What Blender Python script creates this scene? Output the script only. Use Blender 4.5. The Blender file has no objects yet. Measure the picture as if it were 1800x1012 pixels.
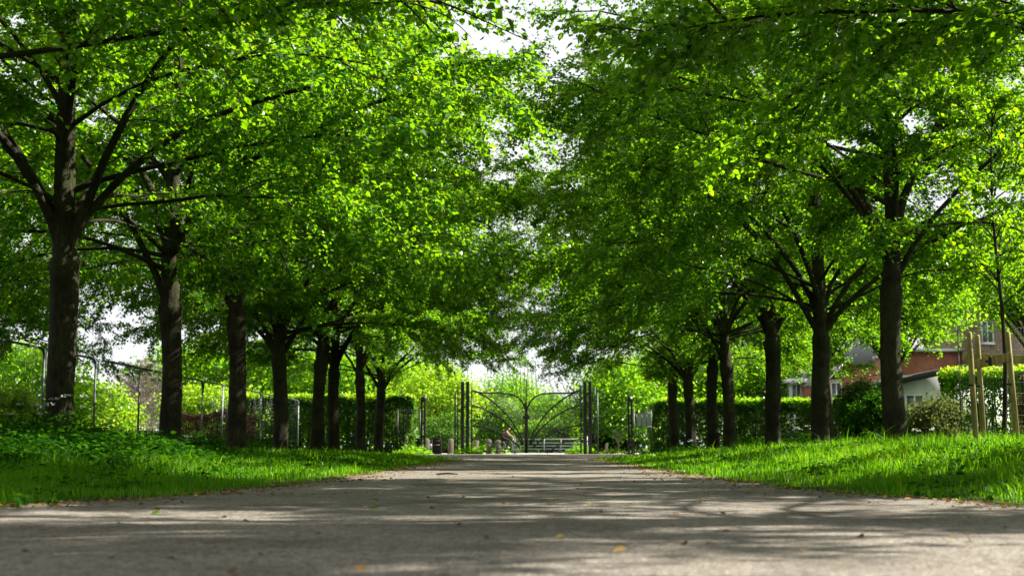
import bpy, math, random
import numpy as np
from mathutils import Vector, Matrix

rad = math.radians
sc = bpy.context.scene
col = sc.collection

# ------------------------------------------------------------------ camera, sky, sun, exposure
F = 2331.0                       # focal length in pixels of the 1800 px wide photograph
EYE = 0.40
cam_d = bpy.data.cameras.new('camera')
cam_d.sensor_width = 36.0
cam_d.lens = 36.0 * F / 1800.0
cam_d.clip_start = 0.05
cam_d.clip_end = 3000
cam_d.dof.use_dof = True
cam_d.dof.focus_distance = 20.0
cam_d.dof.aperture_fstop = 2.8
cam = bpy.data.objects.new('camera', cam_d)
col.objects.link(cam)
cam.location = (0, 0, EYE)
cam.rotation_euler = (rad(90) + math.atan(280 / F), 0, math.atan(25 / F))
sc.camera = cam

SUN_EL, SUN_AZ = 39.0, 78.0      # azimuth measured from +Y towards +X
sdir = Vector((math.sin(rad(SUN_AZ)) * math.cos(rad(SUN_EL)), math.cos(rad(SUN_AZ)) * math.cos(rad(SUN_EL)), math.sin(rad(SUN_EL))))
sun_d = bpy.data.lights.new('sun', 'SUN')
sun_d.energy = 5.0
sun_d.angle = rad(0.5)
sun_d.color = (1.0, 0.95, 0.84)
sun = bpy.data.objects.new('sun', sun_d)
col.objects.link(sun)
sun.rotation_euler = sdir.to_track_quat('Z', 'Y').to_euler()

world = bpy.data.worlds.new('World')
sc.world = world
world.use_nodes = True
wn = world.node_tree.nodes
sky = wn.new('ShaderNodeTexSky')
sky.sky_type = 'NISHITA'
sky.sun_disc = False
sky.sun_elevation = rad(SUN_EL)
sky.sun_rotation = rad(SUN_AZ)
sky.dust_density = 3.0
sky.air_density = 1.0
wn['Background'].inputs['Strength'].default_value = 0.05
wl = world.node_tree.links
# thin bright cloud over most of the sky
wtc = wn.new('ShaderNodeTexCoord')
wmp = wn.new('ShaderNodeMapping'); wmp.inputs['Scale'].default_value = (1, 1, 2.5)
wnz = wn.new('ShaderNodeTexNoise'); wnz.inputs['Scale'].default_value = 3.0; wnz.inputs['Detail'].default_value = 6.0
wrp = wn.new('ShaderNodeValToRGB')
wrp.color_ramp.elements[0].position = 0.30; wrp.color_ramp.elements[0].color = (0.8, 0.8, 0.8, 1)
wrp.color_ramp.elements[1].position = 0.55; wrp.color_ramp.elements[1].color = (1, 1, 1, 1)
wmx = wn.new('ShaderNodeMix'); wmx.data_type = 'RGBA'
wmx.inputs[7].default_value = (6.0, 6.1, 6.3, 1)
wl.new(wtc.outputs['Generated'], wmp.inputs[0]); wl.new(wmp.outputs[0], wnz.inputs['Vector'])
wl.new(wnz.outputs['Fac'], wrp.inputs[0]); wl.new(wrp.outputs[0], wmx.inputs[0])
wl.new(sky.outputs[0], wmx.inputs[6]); wl.new(wmx.outputs[2], wn['Background'].inputs['Color'])

sc.view_settings.view_transform = 'Standard'
sc.view_settings.look = 'None'
sc.view_settings.exposure = 1.9
sc.view_settings.gamma = 1.0
sc.render.engine = 'CYCLES'
cy = sc.cycles
cy.use_denoising = True
cy.max_bounces = 6
cy.diffuse_bounces = 3
cy.glossy_bounces = 2
cy.transmission_bounces = 3
cy.transparent_max_bounces = 8
cy.sample_clamp_indirect = 8.0

# ------------------------------------------------------------------ helpers
def rng(seed):
    return np.random.default_rng(seed)

def px(x, D):                    # photo column -> world X at depth D
    return (x - 925.0) / F * D

def pz(y, D):                    # photo row -> world Z at depth D
    return EYE + (786.0 - y) / F * D

def smooth(a, b, t):
    t = np.clip((t - a) / (b - a), 0, 1)
    return t * t * (3 - 2 * t)

def make_mesh(name, V, groups, smooth_shade=True, attr=None):
    me = bpy.data.meshes.new(name)
    V = np.asarray(V, np.float32).reshape(-1, 3)
    groups = [np.asarray(g, np.int32) for g in groups if len(g)]
    me.vertices.add(len(V))
    me.vertices.foreach_set('co', V.ravel())
    nl = sum(g.size for g in groups)
    npoly = sum(len(g) for g in groups)
    me.loops.add(nl)
    me.polygons.add(npoly)
    me.loops.foreach_set('vertex_index', np.concatenate([g.ravel() for g in groups]))
    tot = np.concatenate([np.full(len(g), g.shape[1], np.int32) for g in groups])
    start = np.concatenate([[0], np.cumsum(tot)[:-1]]).astype(np.int32)
    me.polygons.foreach_set('loop_start', start)
    if smooth_shade:
        me.polygons.foreach_set('use_smooth', np.ones(npoly, bool))
    if attr is not None:
        a = me.attributes.new('tint', 'FLOAT', 'POINT')
        a.data.foreach_set('value', np.asarray(attr, np.float32))
    me.update(calc_edges=True)
    return me

def link(name, me, mat, parent=None):
    if mat is not None and len(me.materials) == 0:
        me.materials.append(mat)
    o = bpy.data.objects.new(name, me)
    col.objects.link(o)
    if parent is not None:
        o.parent = parent
    return o

def tag(o, label=None, cat=None, group=None, kind=None):
    if label: o['label'] = label
    if cat: o['category'] = cat
    if group: o['group'] = group
    if kind: o['kind'] = kind
    return o

def thing(name, label, cat, loc=(0, 0, 0), rz=0.0, group=None):
    o = bpy.data.objects.new(name, None)
    col.objects.link(o)
    o.location = loc
    o.rotation_euler = (0, 0, rz)
    o.empty_display_size = 0.2
    return tag(o, label, cat, group)

def copy_tree(o, parent=None):
    c = o.copy()
    col.objects.link(c)
    c.parent = parent
    for ch in list(o.children):
        copy_tree(ch, c)
    return c

def tubes(P, R, sides=6, cap=True):
    """P (m,k,3), R (m,k): m tubes of k rings each -> verts, quads, caps"""
    P = np.asarray(P, float); R = np.asarray(R, float)
    m, k, _ = P.shape
    T = np.gradient(P, axis=1)
    T /= np.linalg.norm(T, axis=2, keepdims=True) + 1e-9
    mean = T.mean(axis=1)
    ref = np.where(np.abs(mean[:, 2:3]) > 0.8, np.array([[1.0, 0, 0]]), np.array([[0, 0, 1.0]]))
    U = np.cross(T, ref[:, None, :])
    U /= np.linalg.norm(U, axis=2, keepdims=True) + 1e-9
    W = np.cross(T, U)
    a = np.arange(sides) / sides * 2 * np.pi
    V = P[:, :, None, :] + R[:, :, None, None] * (np.cos(a)[None, None, :, None] * U[:, :, None, :] + np.sin(a)[None, None, :, None] * W[:, :, None, :])
    idx = np.arange(m * k * sides).reshape(m, k, sides)
    nx = np.roll(idx, -1, axis=2)
    Q = np.stack([idx[:, :-1], nx[:, :-1], nx[:, 1:], idx[:, 1:]], -1).reshape(-1, 4)
    caps = np.concatenate([idx[:, 0, ::-1], idx[:, -1, :]]) if cap else np.zeros((0, sides), int)
    return V.reshape(-1, 3), Q, caps

class MB:
    def __init__(s):
        s.V = []; s.F = {}; s.n = 0
    def add(s, V, faces):
        V = np.asarray(V, float).reshape(-1, 3)
        for f in faces:
            s.F.setdefault(len(f), []).append([i + s.n for i in f])
        s.V.append(V); s.n += len(V)
        return s
    def box(s, x0, x1, y0, y1, z0, z1, rz=0.0, c=None):
        V = np.array([[x, y, z] for z in (z0, z1) for (x, y) in ((x0, y0), (x1, y0), (x1, y1), (x0, y1))], float)
        if rz:
            cx, cyy = c if c else ((x0 + x1) / 2, (y0 + y1) / 2)
            d = V[:, :2] - (cx, cyy)
            V[:, 0] = cx + d[:, 0] * math.cos(rz) - d[:, 1] * math.sin(rz)
            V[:, 1] = cyy + d[:, 0] * math.sin(rz) + d[:, 1] * math.cos(rz)
        return s.add(V, [(3, 2, 1, 0), (4, 5, 6, 7), (0, 1, 5, 4), (1, 2, 6, 5), (2, 3, 7, 6), (3, 0, 4, 7)])
    def tube(s, pts, r, sides=8):
        P = np.asarray(pts, float)[None]
        R = np.broadcast_to(np.asarray(r, float), (len(pts),))[None]
        V, Q, C = tubes(P, R, sides)
        return s.add(V, [tuple(q) for q in Q] + [tuple(c) for c in C])
    def prism(s, outline, y0, y1):
        """outline in (x,z), extruded along y"""
        n = len(outline)
        V = [(x, y0, z) for x, z in outline] + [(x, y1, z) for x, z in outline]
        return s.add(V, [tuple(range(n)), tuple(range(2 * n - 1, n - 1, -1))] + [(i, i + n, (i + 1) % n + n, (i + 1) % n) for i in range(n)])
    def build(s, name, mat, parent=None, smooth_shade=False, bevel=0.0):
        me = make_mesh(name, np.concatenate(s.V), [np.array(v) for v in s.F.values()], smooth_shade)
        o = link(name, me, mat, parent)
        if bevel:
            b = o.modifiers.new('bevel', 'BEVEL'); b.width = bevel; b.segments = 2; b.limit_method = 'ANGLE'
        return o

# ------------------------------------------------------------------ materials
def new_mat(name):
    m = bpy.data.materials.new(name)
    m.use_nodes = True
    nt = m.node_tree
    for n in list(nt.nodes):
        nt.nodes.remove(n)
    out = nt.nodes.new('ShaderNodeOutputMaterial')
    return m, nt, out

def N(nt, t, **kw):
    n = nt.nodes.new(t)
    for k, v in kw.items():
        if k in ('operation', 'blend_type', 'data_type', 'attribute_name', 'offset', 'interpolation'):
            setattr(n, k, v)
        else:
            n.inputs[k].default_value = v
    return n

def ramp(nt, fac, stops):
    r = nt.nodes.new('ShaderNodeValToRGB')
    e = r.color_ramp.elements
    while len(e) < len(stops):
        e.new(0.5)
    for q, (p, c) in zip(e, stops):
        q.position = p
        q.color = (*c, 1) if len(c) == 3 else c
    nt.links.new(fac, r.inputs[0])
    return r.outputs[0]

def leaf_mat(name, dark, mid, light, trans, tw=0.5, gloss=0.018, rough=0.45):
    """thin leaf: diffuse + translucent + a little gloss; 'tint' is the leaf's own age/colour"""
    m, nt, out = new_mat(name)
    at = N(nt, 'ShaderNodeAttribute', attribute_name='tint')
    c = ramp(nt, at.outputs['Fac'], [(0.0, dark), (0.5, mid), (1.0, light)])
    d = N(nt, 'ShaderNodeBsdfDiffuse')
    nt.links.new(c, d.inputs['Color'])
    tcol = ramp(nt, at.outputs['Fac'], [(0.0, tuple(x * 0.7 for x in trans)), (0.55, trans), (1.0, (min(1, trans[0] * 1.9), min(1, trans[1] * 1.15), trans[2]))])
    t = N(nt, 'ShaderNodeBsdfTranslucent')
    nt.links.new(tcol, t.inputs['Color'])
    mx = N(nt, 'ShaderNodeMixShader', Fac=tw)
    nt.links.new(d.outputs[0], mx.inputs[1]); nt.links.new(t.outputs[0], mx.inputs[2])
    g = N(nt, 'ShaderNodeBsdfGlossy', Roughness=rough, Color=(1, 1, 1, 1))
    fr = N(nt, 'ShaderNodeFresnel', IOR=1.38)
    mul = N(nt, 'ShaderNodeMath', operation='MULTIPLY')
    mul.inputs[1].default_value = gloss * 6
    nt.links.new(fr.outputs[0], mul.inputs[0])
    m2 = N(nt, 'ShaderNodeMixShader')
    nt.links.new(mul.outputs[0], m2.inputs[0])
    nt.links.new(mx.outputs[0], m2.inputs[1]); nt.links.new(g.outputs[0], m2.inputs[2])
    nt.links.new(m2.outputs[0], out.inputs[0])
    return m

def noise_mat(name, c1, c2, scale=8.0, rough=0.85, bump=0.0, detail=6.0, stretch=None, lo=0.35, hi=0.65, metal=0.0, spec=0.3):
    m, nt, out = new_mat(name)
    b = N(nt, 'ShaderNodeBsdfPrincipled', Roughness=rough, Metallic=metal)
    b.inputs['Specular IOR Level'].default_value = spec
    tc = nt.nodes.new('ShaderNodeTexCoord')
    src = tc.outputs['Object']
    if stretch:
        mp = nt.nodes.new('ShaderNodeMapping')
        mp.inputs['Scale'].default_value = stretch
        nt.links.new(src, mp.inputs[0]); src = mp.outputs[0]
    nz = N(nt, 'ShaderNodeTexNoise', Scale=scale, Detail=detail, Roughness=0.62)
    nt.links.new(src, nz.inputs['Vector'])
    c = ramp(nt, nz.outputs['Fac'], [(lo, c1), (hi, c2)])
    nt.links.new(c, b.inputs['Base Color'])
    if bump:
        bp = N(nt, 'ShaderNodeBump', Strength=bump, Distance=0.05)
        nt.links.new(nz.outputs['Fac'], bp.inputs['Height'])
        nt.links.new(bp.outputs[0], b.inputs['Normal'])
    nt.links.new(b.outputs[0], out.inputs[0])
    return m

def bark_mat():
    m, nt, out = new_mat('bark')
    b = N(nt, 'ShaderNodeBsdfPrincipled', Roughness=0.9)
    b.inputs['Specular IOR Level'].default_value = 0.15
    tc = nt.nodes.new('ShaderNodeTexCoord')
    mp = nt.nodes.new('ShaderNodeMapping'); mp.inputs['Scale'].default_value = (1, 1, 0.22)
    nt.links.new(tc.outputs['Object'], mp.inputs[0])
    n1 = N(nt, 'ShaderNodeTexNoise', Scale=26.0, Detail=9.0, Roughness=0.72)
    n2 = N(nt, 'ShaderNodeTexNoise', Scale=1.7, Detail=4.0, Roughness=0.6)
    nt.links.new(mp.outputs[0], n1.inputs['Vector']); nt.links.new(tc.outputs['Object'], n2.inputs['Vector'])
    c1 = ramp(nt, n1.outputs['Fac'], [(0.3, (0.010, 0.0092, 0.005)), (0.7, (0.054, 0.050, 0.027))])
    c2 = ramp(nt, n2.outputs['Fac'], [(0.40, (0.55, 0.55, 0.50)), (0.52, (1.0, 0.98, 0.9)), (0.64, (0.9, 1.15, 0.65))])
    mx = N(nt, 'ShaderNodeMix', data_type='RGBA', blend_type='MULTIPLY')
    mx.inputs[0].default_value = 1.0
    nt.links.new(c1, mx.inputs[6]); nt.links.new(c2, mx.inputs[7])
    nt.links.new(mx.outputs[2], b.inputs['Base Color'])
    bp = N(nt, 'ShaderNodeBump', Strength=1.0, Distance=0.05)
    nt.links.new(n1.outputs['Fac'], bp.inputs['Height']); nt.links.new(bp.outputs[0], b.inputs['Normal'])
    nt.links.new(b.outputs[0], out.inputs[0])
    return m

def brick_mat(name, c1, c2, mortar, scale=1.0):
    m, nt, out = new_mat(name)
    b = N(nt, 'ShaderNodeBsdfPrincipled', Roughness=0.9)
    tc = nt.nodes.new('ShaderNodeTexCoord')
    sx = nt.nodes.new('ShaderNodeSeparateXYZ')
    nt.links.new(tc.outputs['Object'], sx.inputs[0])
    ad = N(nt, 'ShaderNodeMath', operation='ADD')
    nt.links.new(sx.outputs[0], ad.inputs[0]); nt.links.new(sx.outputs[1], ad.inputs[1])
    cb = nt.nodes.new('ShaderNodeCombineXYZ')
    nt.links.new(ad.outputs[0], cb.inputs[0]); nt.links.new(sx.outputs[2], cb.inputs[1])
    br = N(nt, 'ShaderNodeTexBrick', Scale=scale, Color1=(*c1, 1), Color2=(*c2, 1), Mortar=(*mortar, 1))
    br.inputs['Brick Width'].default_value = 0.24; br.inputs['Row Height'].default_value = 0.085
    br.inputs['Mortar Size'].default_value = 0.012
    nt.links.new(cb.outputs[0], br.inputs['Vector'])
    nz = N(nt, 'ShaderNodeTexNoise', Scale=2.0, Detail=5.0)
    nt.links.new(tc.outputs['Object'], nz.inputs['Vector'])
    cc = ramp(nt, nz.outputs['Fac'], [(0.3, (0.7, 0.68, 0.66)), (0.7, (1.1, 1.05, 1.0))])
    mx = N(nt, 'ShaderNodeMix', data_type='RGBA', blend_type='MULTIPLY'); mx.inputs[0].default_value = 1
    nt.links.new(br.outputs['Color'], mx.inputs[6]); nt.links.new(cc, mx.inputs[7])
    nt.links.new(mx.outputs[2], b.inputs['Base Color'])
    nt.links.new(b.outputs[0], out.inputs[0])
    return m

M = {}
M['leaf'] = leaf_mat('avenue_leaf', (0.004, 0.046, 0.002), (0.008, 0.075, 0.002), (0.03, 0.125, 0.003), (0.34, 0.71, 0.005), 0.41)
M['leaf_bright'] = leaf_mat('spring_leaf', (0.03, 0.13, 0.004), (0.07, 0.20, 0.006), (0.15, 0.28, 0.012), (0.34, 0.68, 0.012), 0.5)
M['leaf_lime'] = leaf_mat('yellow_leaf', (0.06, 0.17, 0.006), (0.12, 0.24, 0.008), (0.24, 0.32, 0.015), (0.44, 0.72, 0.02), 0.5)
M['leaf_hedge'] = leaf_mat('hedge_leaf', (0.015, 0.06, 0.006), (0.028, 0.10, 0.008), (0.07, 0.17, 0.012), (0.16, 0.36, 0.015), 0.38)
M['leaf_copper'] = leaf_mat('copper_leaf', (0.05, 0.022, 0.016), (0.10, 0.045, 0.030), (0.18, 0.10, 0.05), (0.25, 0.12, 0.06), 0.3)
M['leaf_olive'] = leaf_mat('olive_leaf', (0.03, 0.045, 0.014), (0.055, 0.075, 0.02), (0.10, 0.12, 0.03), (0.18, 0.24, 0.04), 0.35)
M['grass'] = leaf_mat('grass_blade', (0.018, 0.085, 0.003), (0.035, 0.14, 0.004), (0.16, 0.24, 0.03), (0.22, 0.54, 0.006), 0.42, gloss=0.004)
M['herb'] = leaf_mat('herb_leaf', (0.005, 0.027, 0.002), (0.010, 0.046, 0.003), (0.026, 0.085, 0.005), (0.07, 0.25, 0.006), 0.30, gloss=0.006)
M['bark'] = bark_mat()
M['twig'] = noise_mat('twig_bark', (0.028, 0.020, 0.012), (0.07, 0.05, 0.03), 30, 0.9)
M['grey_twig'] = noise_mat('grey_twig', (0.12, 0.095, 0.075), (0.24, 0.19, 0.15), 20, 0.9)
M['black_iron'] = noise_mat('black_iron', (0.010, 0.010, 0.011), (0.022, 0.021, 0.020), 20, 0.45, spec=0.5)
M['steel'] = noise_mat('galvanised_steel', (0.12, 0.14, 0.13), (0.20, 0.22, 0.21), 14, 0.5, metal=0.6)
M['dark_steel'] = noise_mat('dark_green_steel', (0.035, 0.05, 0.045), (0.08, 0.10, 0.09), 14, 0.5, metal=0.3)
M['white_metal'] = noise_mat('pale_painted_metal', (0.15, 0.18, 0.18), (0.24, 0.27, 0.27), 9, 0.5)
M['stone'] = noise_mat('bollard_stone', (0.12, 0.10, 0.075), (0.24, 0.21, 0.155), 9, 0.9, bump=0.3)
M['post_wood'] = noise_mat('yellow_stake_wood', (0.15, 0.115, 0.04), (0.34, 0.28, 0.11), 14, 0.8, stretch=(1, 1, 0.12), bump=0.2)
M['dark_wood'] = noise_mat('weathered_wood', (0.10, 0.075, 0.05), (0.20, 0.15, 0.10), 12, 0.85)
M['white_flower'] = noise_mat('white_flower', (0.62, 0.66, 0.55), (0.80, 0.80, 0.74), 40, 0.8)
M['skin'] = noise_mat('skin', (0.58, 0.36, 0.28), (0.68, 0.44, 0.36), 10, 0.55)
M['maroon'] = noise_mat('maroon_jersey', (0.20, 0.025, 0.045), (0.28, 0.04, 0.065), 20, 0.8)
M['black_cloth'] = noise_mat('black_cloth', (0.012, 0.012, 0.016), (0.025, 0.025, 0.03), 20, 0.8)
M['white_shoe'] = noise_mat('white_shoe', (0.6, 0.6, 0.58), (0.75, 0.75, 0.73), 20, 0.6)
M['hair'] = noise_mat('auburn_hair', (0.20, 0.07, 0.025), (0.32, 0.12, 0.045), 30, 0.6)
M['rubber'] = noise_mat('tyre_rubber', (0.015, 0.015, 0.015), (0.03, 0.03, 0.03), 20, 0.8)
M['brick_red'] = brick_mat('red_brick', (0.46, 0.11, 0.05), (0.34, 0.075, 0.036), (0.30, 0.24, 0.19))
M['brick_brown'] = brick_mat('brown_brick', (0.19, 0.105, 0.075), (0.27, 0.16, 0.11), (0.32, 0.28, 0.24))
M['render_white'] = noise_mat('white_render', (0.62, 0.62, 0.60), (0.76, 0.76, 0.74), 3, 0.9)
M['roof_grey'] = noise_mat('grey_roof_tile', (0.14, 0.14, 0.15), (0.24, 0.24, 0.25), 12, 0.85)
M['roof_dark'] = noise_mat('dark_roof_felt', (0.025, 0.025, 0.028), (0.05, 0.05, 0.052), 9, 0.7)
M['upvc'] = noise_mat('white_window_frame', (0.70, 0.71, 0.71), (0.78, 0.78, 0.78), 8, 0.4)
M['glass'] = noise_mat('window_glass', (0.06, 0.08, 0.09), (0.12, 0.15, 0.17), 1.5, 0.08, spec=0.8)
M['sign_panel'] = noise_mat('grey_sign_panel', (0.30, 0.35, 0.33), (0.40, 0.44, 0.42), 6, 0.5)
M['gold_print'] = noise_mat('gold_print', (0.45, 0.33, 0.08), (0.55, 0.42, 0.12), 20, 0.5)
M['litter'] = leaf_mat('dry_leaf', (0.10, 0.05, 0.02), (0.24, 0.13, 0.05), (0.45, 0.34, 0.08), (0.3, 0.18, 0.05), 0.15)
M['concrete'] = noise_mat('pale_concrete', (0.38, 0.37, 0.36), (0.52, 0.51, 0.49), 5, 0.9)

def soil_mat():
    m, nt, out = new_mat('verge_soil')
    b = N(nt, 'ShaderNodeBsdfPrincipled', Roughness=1.0)
    b.inputs['Specular IOR Level'].default_value = 0.05
    tc = nt.nodes.new('ShaderNodeTexCoord')
    n1 = N(nt, 'ShaderNodeTexNoise', Scale=2.2, Detail=8.0, Roughness=0.65)
    nt.links.new(tc.outputs['Object'], n1.inputs['Vector'])
    c = ramp(nt, n1.outputs['Fac'], [(0.35, (0.035, 0.028, 0.014)), (0.5, (0.03, 0.06, 0.010)), (0.7, (0.055, 0.12, 0.014))])
    nt.links.new(c, b.inputs['Base Color'])
    nt.links.new(b.outputs[0], out.inputs[0])
    return m

def path_mat():
    m, nt, out = new_mat('gravel_asphalt')
    b = N(nt, 'ShaderNodeBsdfPrincipled', Roughness=0.92)
    b.inputs['Specular IOR Level'].default_value = 0.2
    tc = nt.nodes.new('ShaderNodeTexCoord')
    fine = N(nt, 'ShaderNodeTexVoronoi', Scale=95.0)
    mid = N(nt, 'ShaderNodeTexNoise', Scale=14.0, Detail=8.0, Roughness=0.7)
    big = N(nt, 'ShaderNodeTexNoise', Scale=0.8, Detail=4.0, Roughness=0.6)
    for n in (fine, mid, big):
        nt.links.new(tc.outputs['Object'], n.inputs['Vector'])
    c0 = ramp(nt, fine.outputs['Color'], [(0.1, (0.092, 0.084, 0.076)), (0.6, (0.172, 0.158, 0.143)), (0.95, (0.35, 0.33, 0.30))])
    c1 = ramp(nt, mid.outputs['Fac'], [(0.32, (0.40, 0.37, 0.34)), (0.52, (1.0, 0.98, 0.95)), (0.75, (1.25, 1.2, 1.12))])
    c2 = ramp(nt, big.outputs['Fac'], [(0.33, (0.62, 0.59, 0.55)), (0.5, (0.97, 0.95, 0.92)), (0.68, (1.15, 1.12, 1.08))])
    m1 = N(nt, 'ShaderNodeMix', data_type='RGBA', blend_type='MULTIPLY'); m1.inputs[0].default_value = 1
    m2 = N(nt, 'ShaderNodeMix', data_type='RGBA', blend_type='MULTIPLY'); m2.inputs[0].default_value = 1
    nt.links.new(c0, m1.inputs[6]); nt.links.new(c1, m1.inputs[7])
    nt.links.new(m1.outputs[2], m2.inputs[6]); nt.links.new(c2, m2.inputs[7])
    nt.links.new(m2.outputs[2], b.inputs['Base Color'])
    bp = N(nt, 'ShaderNodeBump', Strength=0.55, Distance=0.008)
    ad = N(nt, 'ShaderNodeMath', operation='ADD')
    nt.links.new(fine.outputs['Distance'], ad.inputs[0]); nt.links.new(mid.outputs['Fac'], ad.inputs[1])
    nt.links.new(ad.outputs[0], bp.inputs['Height']); nt.links.new(bp.outputs[0], b.inputs['Normal'])
    nt.links.new(b.outputs[0], out.inputs[0])
    return m
M['soil'] = soil_mat()
M['path'] = path_mat()

# ------------------------------------------------------------------ ground, path, road
WD = [-6, 6, 8, 9, 11, 14, 18, 40, 46, 56, 66, 76, 82, 84]
WW = [6.0, 4.4, 3.75, 3.45, 2.85, 2.5, 2.36, 2.25, 2.15, 3.4, 5.0, 6.6, 8.2, 8.2]
def half_width(D):
    return np.interp(D, WD, WW)

def gz(x, y):
    """terrain height: flat path, verges that swell gently on both sides"""
    x = np.asarray(x, float); y = np.asarray(y, float)
    e = np.abs(x) - half_width(y)
    up = np.where(x > 0, 0.16 + 0.17 * smooth(42, 26, y) if False else 0.16 + 0.17 * (1 - smooth(26, 44, y)), 0.15 + 0.03 * (1 - smooth(26, 44, y)))
    far = 1 - smooth(70, 80, y)
    bumps = 0.018 * np.sin(x * 1.7 + y * 0.6) + 0.015 * np.sin(y * 1.3 - x * 0.7)
    h = up * smooth(0.0, 4.6, e) * far
    return h + bumps * smooth(0.3, 2.5, e) * far - 0.006

def grid_mesh(name, xs, ys, zf):
    X, Y = np.meshgrid(xs, ys)
    Z = zf(X, Y)
    V = np.stack([X, Y, Z], -1).reshape(-1, 3)
    i = np.arange(len(xs) * len(ys)).reshape(len(ys), len(xs))
    Q = np.stack([i[:-1, :-1], i[:-1, 1:], i[1:, 1:], i[1:, :-1]], -1).reshape(-1, 4)
    return make_mesh(name, V, [Q])

xs = np.concatenate([[-900, -300, -120, -60], np.arange(-30, 30.01, 0.35), [60, 120, 300, 900]])
ys = np.concatenate([[-200, -60, -20], np.arange(-8, 90, 0.5), [100, 130, 200, 400, 1200]])
g = link('ground', grid_mesh('ground', xs, ys, gz), M['soil'])
tag(g, 'grassy soil of the verges and park beyond', 'ground', kind='structure')

r = rng(5)
ys = np.arange(-6, 83.6, 0.12)
edgeL = half_width(ys) + 0.05 + 0.10 * np.sin(ys * 2.1) + 0.07 * np.sin(ys * 5.3 + 1) + r.normal(0, 0.02, len(ys))
edgeR = half_width(ys) + 0.05 + 0.10 * np.sin(ys * 1.7 + 2) + 0.07 * np.sin(ys * 4.7) + r.normal(0, 0.02, len(ys))
tt = np.linspace(-1, 1, 41)
PX = np.where(tt[None] < 0, tt[None] * edgeL[:, None], tt[None] * edgeR[:, None])
PY = np.repeat(ys[:, None], len(tt), 1)
PZ = np.maximum(gz(PX, PY), -0.006) + 0.010 + 0.004 * np.sin(PX * 2.3 + PY * 0.9) * np.sin(PY * 1.1)
i = np.arange(PX.size).reshape(PX.shape)
Q = np.stack([i[:-1, :-1], i[:-1, 1:], i[1:, 1:], i[1:, :-1]], -1).reshape(-1, 4)
p = link('path', make_mesh('path', np.stack([PX, PY, PZ], -1), [Q]), M['path'])
tag(p, 'grey brown gravelled path striped with tree shade', 'path', kind='structure')

rd = link('road', grid_mesh('road', np.array([-60., 60.]), np.array([83.8, 95.0]), lambda x, y: 0 * x + 0.004), M['concrete'])
tag(rd, 'pale sunlit road crossing beyond the gate', 'road', kind='structure')

# ------------------------------------------------------------------ foliage builders
LEAF = np.array([[0, 0, 0], [0.36, 0.16, 0.10], [0.40, 0.52, 0.12], [0, 1.0, 0.0], [-0.40, 0.52, 0.12], [-0.36, 0.16, 0.10]])
LEAF_Q = np.array([[0, 1, 2, 3], [0, 3, 4, 5]])
SPRIG = None

def leaf_arrays(P, tip, nrm, size, tint, shape=LEAF, quads=LEAF_Q):
    """P (n,3) leaf bases, tip and nrm directions -> verts, quads, per-vertex tint"""
    tip = tip / (np.linalg.norm(tip, axis=1, keepdims=True) + 1e-9)
    side = np.cross(tip, nrm)
    side /= np.linalg.norm(side, axis=1, keepdims=True) + 1e-9
    up = np.cross(side, tip)
    S = shape[None] * size[:, None, None]
    V = P[:, None, :] + S[:, :, 0:1] * side[:, None] + S[:, :, 1:2] * tip[:, None] + S[:, :, 2:3] * up[:, None]
    n, k = len(P), len(shape)
    Q = (quads[None] + (np.arange(n) * k)[:, None, None]).reshape(-1, quads.shape[1])
    return V.reshape(-1, 3), Q, np.repeat(tint, k)

def bend_paths(P0, az, e0, e1, L, k, r, wob=0.0):
    """vectorised curved branches: start points, azimuth, start/end elevation, length"""
    m = len(P0)
    s = np.linspace(0, 1, k)
    e = e0[:, None] + (e1 - e0)[:, None] * s[None]
    e = e + 0.6 * wob * np.cumsum(r.normal(0, 1, (m, k)), 1) / math.sqrt(k)
    a = az[:, None] + wob * np.cumsum(r.normal(0, 1, (m, k)), 1) / math.sqrt(k)
    d = np.stack([np.cos(e) * np.cos(a), np.cos(e) * np.sin(a), np.sin(e)], -1) * (L[:, None, None] / (k - 1))
    P = np.concatenate([np.zeros((m, 1, 3)), np.cumsum(d[:, :-1], 1)], 1) + P0[:, None]
    return P, a, e

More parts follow.
